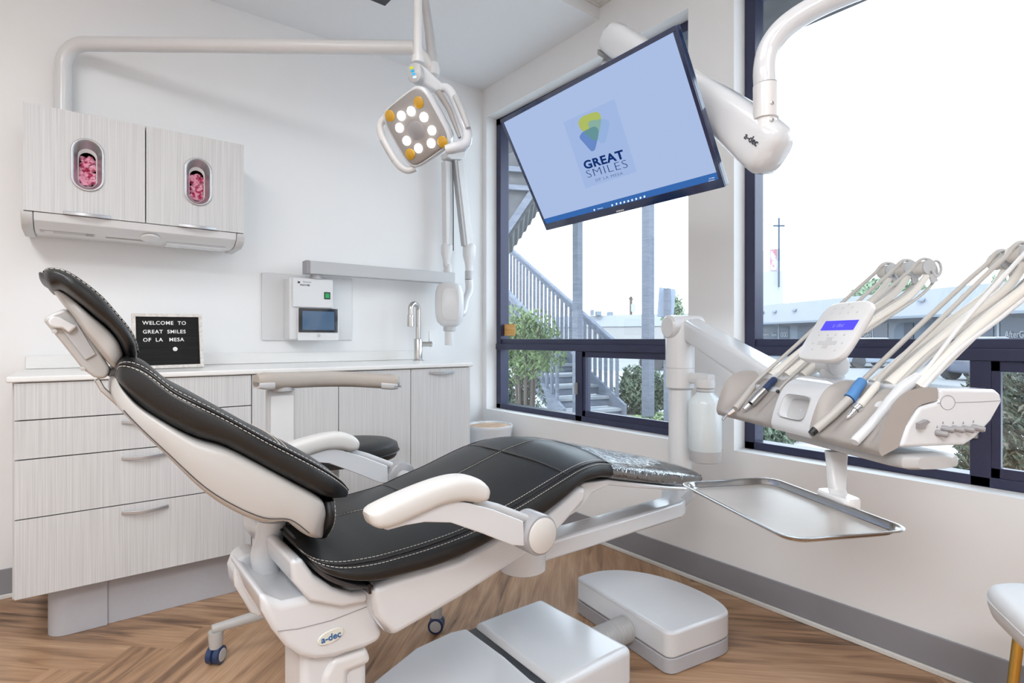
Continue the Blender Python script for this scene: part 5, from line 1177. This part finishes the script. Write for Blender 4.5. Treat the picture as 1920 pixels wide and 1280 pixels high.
# foliage
random.seed(21)
def foliage(name, c, rx, ry, rz, n, size, m, label, cat, stems=0, group=None, ground=None):
    mb = MB()
    for i in range(n):
        while True:
            p = V((random.uniform(-1, 1), random.uniform(-1, 1), random.uniform(-1, 1)))
            if .35 < p.length < 1: break
        
        lum = 1 + .18 * math.sin(5 * p.x + 3 * p.z) + .12 * math.sin(7 * p.y)
        q = V(c) + V((p.x * rx, p.y * ry, p.z * rz)) * lum
        if q.z < ZG + .01: q.z = ZG + random.uniform(.01, .1)
        u = V((random.gauss(0, 1), random.gauss(0, 1), random.gauss(0, 1))).normalized(); v = u.orthogonal().normalized(); w_ = u.cross(v) * .5; s_ = size * random.uniform(.6, 1.3)
        mb.add([q - v * s_, q + w_ * s_ * .6 + u * s_ * .1, q + v * s_, q - w_ * s_ * .6 + u * s_ * .1], [(0, 1, 2, 3)])
    r = thing(name, label, cat, (c[0], c[1], ZG if ground is None else ground), group)
    lv_ = mb.build('leaves', m, r)
    sm_ = MB(); k = max(stems, 3)
    for i in range(k):
        a = 2 * PI * i / k; sm_.tube([V((c[0] + .05 * math.cos(a), c[1] + .05 * math.sin(a), ZG if ground is None else ground)), V(c) + V((rx * .3 * math.cos(a), ry * .3 * math.sin(a), 0)), V(c) + V((rx * .6 * math.cos(a), ry * .6 * math.sin(a), rz * .6))], [.022, .014, .006], 6)
    sm_.build('stems', M_twig, r)
    return r
p_ = at(985, 625, d=5.6); foliage('shrub', (p_.x, p_.y, .98), .30, .40, .34, 3200, .034, M_leaf, 'leafy green shrub growing against the stair, left edge of the left window', 'shrub', 8)
p_ = at(975, 720, d=5.8); foliage('thicket', (p_.x, p_.y, .42), .22, .26, .40, 2000, .03, M_leafd, 'loose dark twiggy bush under the shrub at the window left corner', 'bush', 10)
p_ = at(1205, 735, d=10.2); foliage('hedge', (p_.x, p_.y, .08), .52, .52, .42, 6500, .05, M_leafd, 'rounded hedge behind the timber post at the foot of the outdoor stair', 'bush')
p_ = at(1893, 790, d=3.4); foliage('bush', (p_.x + .12, p_.y - .05, .46), .34, .42, .38, 7000, .034, M_leafr, 'bush with reddish leaves close outside the right end of the right window', 'bush')
p_ = at(1811, 855, d=3.5); foliage('bush', (p_.x, p_.y, .10), .06, .08, .24, 900, .03, M_leafd, 'small dark bush tuft showing left of the right window mullion', 'bush')
p_ = at(1450, 805, d=7.6); foliage('bush', (p_.x, p_.y, -.10), .75, .45, .26, 4500, .055, M_leafd, 'low dark bush row beneath the delivery unit, low in the right window', 'bush')
p_ = at(1445, 560, d=70)
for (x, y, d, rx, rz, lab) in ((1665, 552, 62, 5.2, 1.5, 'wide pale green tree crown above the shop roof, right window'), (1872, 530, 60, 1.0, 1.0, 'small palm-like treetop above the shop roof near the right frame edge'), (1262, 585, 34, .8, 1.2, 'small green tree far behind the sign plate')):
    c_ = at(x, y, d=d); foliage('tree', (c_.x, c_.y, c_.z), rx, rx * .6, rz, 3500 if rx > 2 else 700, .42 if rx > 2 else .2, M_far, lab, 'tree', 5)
# ground cover
gc = MB()
def cover(x0, x1, y0, y1, n, z0=ZG, s0=.03, zr=.12):
    for i in range(n):
        q = V((random.uniform(x0, x1), random.uniform(y0, y1), z0 + random.uniform(.01, zr)))
        u = V((random.gauss(0, .5), random.gauss(0, .5), 1)).normalized(); v = u.orthogonal().normalized(); v = Matrix.Rotation(random.uniform(0, 6.28), 3, u) @ v; w_ = u.cross(v); s_ = s0 * random.uniform(.6, 1.3)
        gc.add([q - v * s_, q + w_ * s_ * .6, q + v * s_, q - w_ * s_ * .6], [(0, 1, 2, 3)])
cover(3.6, 5.6, 4.2, 8.0, 5200, s0=.045); cover(5.4, 8.2, 4.6, 6.0, 2600, s0=.045)
tg(gc.build('ground_cover', M_leaf), 'bright green leafy ground cover around the foot of the outdoor stair', 'ground cover', k='stuff')
gc = MB(); cover(2.5, 3.1, .55, 1.15, 1500, z0=-.06, s0=.03, zr=.2); 
g2 = gc.build('ground_cover', M_leaf); tg(g2, 'pale green ground cover just outside the sill of the right window', 'ground cover', k='stuff')
st(box('trim_5', 2.42, 3.2, .2, 1.2, ZG, -.06, principled('planter_soil', (.12, .10, .08), .9)))
st(box('trim_6', 3.2, 3.3, -.8, 1.25, ZG, -.02, M_conc))
rk = thing('boulder', 'pale rounded stone in the planting below the delivery unit', 'stone', at(1478, 825, d=6.2))
bmq = bmesh.new(); bmesh.ops.create_icosphere(bmq, subdivisions=3, radius=.12)
for v_ in bmq.verts: v_.co = V((v_.co.x * 1.1, v_.co.y, v_.co.z * .8)) * (1 + .08 * math.sin(9 * v_.co.x + 13 * v_.co.y))
me_ = bpy.data.meshes.new('stone'); bmq.to_mesh(me_); bmq.free(); me_.materials.append(M_conc)
ro = bpy.data.objects.new('stone', me_); col.objects.link(ro); q_ = at(1478, 825, d=6.2); me_.transform(Matrix.Translation((q_.x, q_.y, ZG + .08))); setp(ro, rk); rk.location = rk.location
# sign plate with its post
sg = thing('street_sign', 'pale leaning sign plate seen from behind on a timber post, left window', 'sign', at(1250, 690, d=8))
prism('sign_plate', [at(*q, d=8) for q in ((1236, 538), (1267, 542), (1263, 596), (1232, 593))], Fw * .012, principled('sign_plate', (.21, .25, .33), .5), sg, bevel=.02)
b_ = at(1251, 700, d=7.9); box('sign_post', b_.x - .035, b_.x + .035, b_.y - .035, b_.y + .035, ZG, at(1251, 541, d=7.9).z, M_gwood, sg)
# utility pole
up = thing('utility_pole', 'distant utility pole with a crossarm and transformer, left window', 'utility pole', at(1183, 600, d=60))
b_ = at(1183, 600, d=60); MB().tube([V((b_.x, b_.y, ZG)), V((b_.x, b_.y, at(1183, 556, d=60).z))], .16, 8).build('pole', M_twig, up)
MB().beam(at(1179, 560, d=60), at(1187, 561, d=60), .12, .12).build('crossarm', M_twig, up); MB().lathe(at(1187, 584, d=59.8), (0, 0, 1), [(0, .22), (.8, .22)], 10).build('transformer', M_fasc, up)
# far building in the left window
fb1 = thing('far_building', 'low pale building with roof units across the road, left window', 'building', at(1180, 660, d=46))
A1, B1 = at(1040, 636, d=50), at(1310, 636, d=43)
def wall3(A, B, z0, z1, m, parent, name, off=0, th=.3):
    t = (B - A); t.z = 0; t.normalize(); n_ = V((t.y, -t.x, 0)); n_ = n_ if n_.dot(Fw) > 0 else -n_
    return prism(name, [V((A.x, A.y, z0)) - n_ * off, V((B.x, B.y, z0)) - n_ * off, V((B.x, B.y, z1)) - n_ * off, V((A.x, A.y, z1)) - n_ * off], n_ * th, m, parent)
wall3(A1, B1, ZG, 2.75, principled('cream_wall', (.27, .27, .275), .8), fb1, 'wall', th=3)
wall3(A1, B1, 2.1, 3.05, M_fasc, fb1, 'parapet', off=.1, th=.1)
for x0, x1, zt in ((1108, 1114, 3.5), (1118, 1128, 3.4), (1140, 1150, 3.35)):
    a = at(x0, 590, d=47); b_ = at(x1, 590, d=47); wall3(a, b_, 3.05, zt, M_shop, fb1, 'roof_unit', th=.6)
# shop row in the right window
A2, B2 = at(1400, 636, d=45), at(1960, 636, d=23.5)
shop = thing('shop_row', 'long low shop building with a pale fascia and dark signed windows across the road', 'building', (A2 + B2) / 2 * 1)
B2 = B2 + (B2 - A2).normalized() * 22
tS = (B2 - A2).normalized(); nS = V((tS.y, -tS.x, 0)); nS = nS if nS.dot(Fw) > 0 else -nS
wall3(A2, B2, ZG, 2.6, M_shop, shop, 'wall', th=9)
prism('fascia', [V((A2.x, A2.y, 2.22)) - nS * 1.2, V((B2.x, B2.y, 2.22)) - nS * 1.2, V((B2.x, B2.y, 3.50)) - nS * 1.2, V((A2.x, A2.y, 3.50)) - nS * 1.2], nS * 10, M_fasc, shop)
prism('gutter', [V((A2.x, A2.y, 2.12)) - nS * 1.25, V((B2.x, B2.y, 2.12)) - nS * 1.25, V((B2.x, B2.y, 2.24)) - nS * 1.25, V((A2.x, A2.y, 2.24)) - nS * 1.25], nS * .2, M_shop, shop)
def SF(x, y, off=.06): return onp(x, y, A2 - nS * off, nS)
def panel(x0, x1, z0, z1, m, name='window', off=.05):
    a, b_ = SF(x0, 600, off), SF(x1, 600, off); return prism(name, [V((a.x, a.y, z0)), V((b_.x, b_.y, z0)), V((b_.x, b_.y, z1)), V((a.x, a.y, z1))], nS * .04, m, shop)
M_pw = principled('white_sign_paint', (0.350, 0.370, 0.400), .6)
wins = [(1423, 1458), (1460, 1479), (1495, 1532), (1594, 1635), (1637, 1664), (1826, 1862), (1876, 1945)]
for a, b_ in wins: panel(a, b_, .15, 1.98, M_sign)
panel(1695, 1712, -.28, 1.9, principled('shop_door', (.05, .06, .09), .4), 'door')
panel(1458.4, 1459.6, .0, 2.1, M_pw, 'mullion', .08); panel(1635.4, 1636.6, .0, 2.1, M_pw, 'mullion', .08); panel(1869, 1873, .0, 2.1, M_pw, 'mullion', .08)
def shoptext(s_, x0, x1, yc, cap):
    return fit('lettering', s_, (x0, yc), (x1, yc), cap, M_pw, shop, lambda x, y: SF(x, y, .12), tS, Up, nS, ext=.01, bold=.0)
shoptext('Dawn Spa', 1426, 1456, 627.5, .20); shoptext('OOO', 1464, 1477, 627, .34); shoptext('AfterGlo', 1597, 1633, 627, .26); shoptext('AfterGlo', 1884, 1930, 626.5, .30)
shoptext('________', 1429, 1453, 622, .03)
for x in (1427, 1450, 1487, 1600, 1650, 1723, 1880): 
    a = SF(x, 600, 1.22); MB().box(-.15, .15, -.05, .05, -.05, .05)
    prism('fascia_light', [V((a.x, a.y, 3.0)), V((a.x, a.y, 3.0)) + tS * .35, V((a.x, a.y, 2.9)) + tS * .35 - nS * .1, V((a.x, a.y, 2.9)) - nS * .1], Up * .08, M_shop, shop)
# church tower with cross
ct_ = thing('church_tower', 'slender white church tower with a tall thin cross, far left in the right window', 'tower', at(1453, 600, d=80))
dT = 80
prism('shaft', [at(*q, d=dT) for q in ((1439, 508), (1467, 508), (1471, 660), (1437, 660))], Fw * 2, M_fasc, ct_)
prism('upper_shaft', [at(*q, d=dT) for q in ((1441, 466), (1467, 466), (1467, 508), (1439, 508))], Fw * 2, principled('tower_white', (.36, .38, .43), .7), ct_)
prism('mosaic_panel', [at(*q, d=dT - .1) for q in ((1445, 468), (1457, 467), (1457, 507), (1445, 507))], Fw * .08, streaks('red_mosaic', (.33, .14, .17), (.36, .34, .40), (1.2, 1.2, 1.2), .6, lo=.45, hi=.55), ct_)
cz = MB(); cz.prism([at(*q, d=dT - .5) for q in ((1459.6, 408), (1462.2, 408), (1462.2, 538), (1459.6, 538))], Fw * .15)
cz.build('cross_upright', principled('cross_metal', (.03, .05, .08), .5), ct_); prism('cross_bar', [at(*q, d=dT - .5) for q in ((1450, 421.5), (1471.5, 421.5), (1471.5, 424.6), (1450, 424.6))], Fw * .15, principled('cross_metal_b', (.03, .05, .08), .5), ct_)
# cars
def car(x0, x1, d, m, label, h=1.42):
    a, b_ = at(x0, 690, d=d), at(x1, 690, d=d); t = (b_ - a); t.z = 0; Lc = t.length; t.normalize(); n_ = V((-t.y, t.x, 0)); 
    if n_.dot(Fw) < 0: n_ = -n_
    r = thing('car', label, 'car', (a.x, a.y, ZG))
    def q(u, z, w_=0): return V((a.x, a.y, ZG)) + t * u * Lc + n_ * w_ + V((0, 0, z))
    lowb = [(.0, .35), (.01, .75), (.20, .88), (.86, .90), (.985, .80), (1, .4), (.97, .25), (.03, .25)]
    prism('body', [q(u, z) for u, z in lowb], n_ * 1.75, m, r, bevel=.08, seg=3)
    cabp = [(.20, .87), (.34, h), (.66, h), (.85, .89)]
    prism('cabin', [q(u, z, .12) for u, z in cabp], n_ * 1.5, m, r, bevel=.06)
    prism('windows', [q(u, z, .10) for u, z in ((.25, .90), (.36, h - .09), (.64, h - .09), (.79, .90))], n_ * .03, M_sign, r)
    for u in (.18, .82):
        for w_ in (-.02, 1.57): MB().lathe(q(u, .32, w_), n_, [(0, .22), (.0, .32), (.2, .32), (.2, .2)], 20).build('wheel', M_dark, r)
    return r
car(1588, 1712, 26, principled('silver_blue_car', (.22, .26, .32), .3, coat=.8), 'pale silver car parked across the road behind the touchpad')
car(1850, 1925, 17, principled('dark_car', (.07, .08, .12), .3, coat=.8), 'darker car parked across the road right of the window mullion')
car(1222, 1262, 24, principled('blue_car', (.17, .21, .32), .3, coat=.8), 'bluish car parked across the road low in the left window', 1.3)
st(prism('curb', [(14.6, -60, ZG + .0), (14.9, -60, ZG), (17.9, 120, ZG), (17.6, 120, ZG)], (0, 0, .14), M_conc))
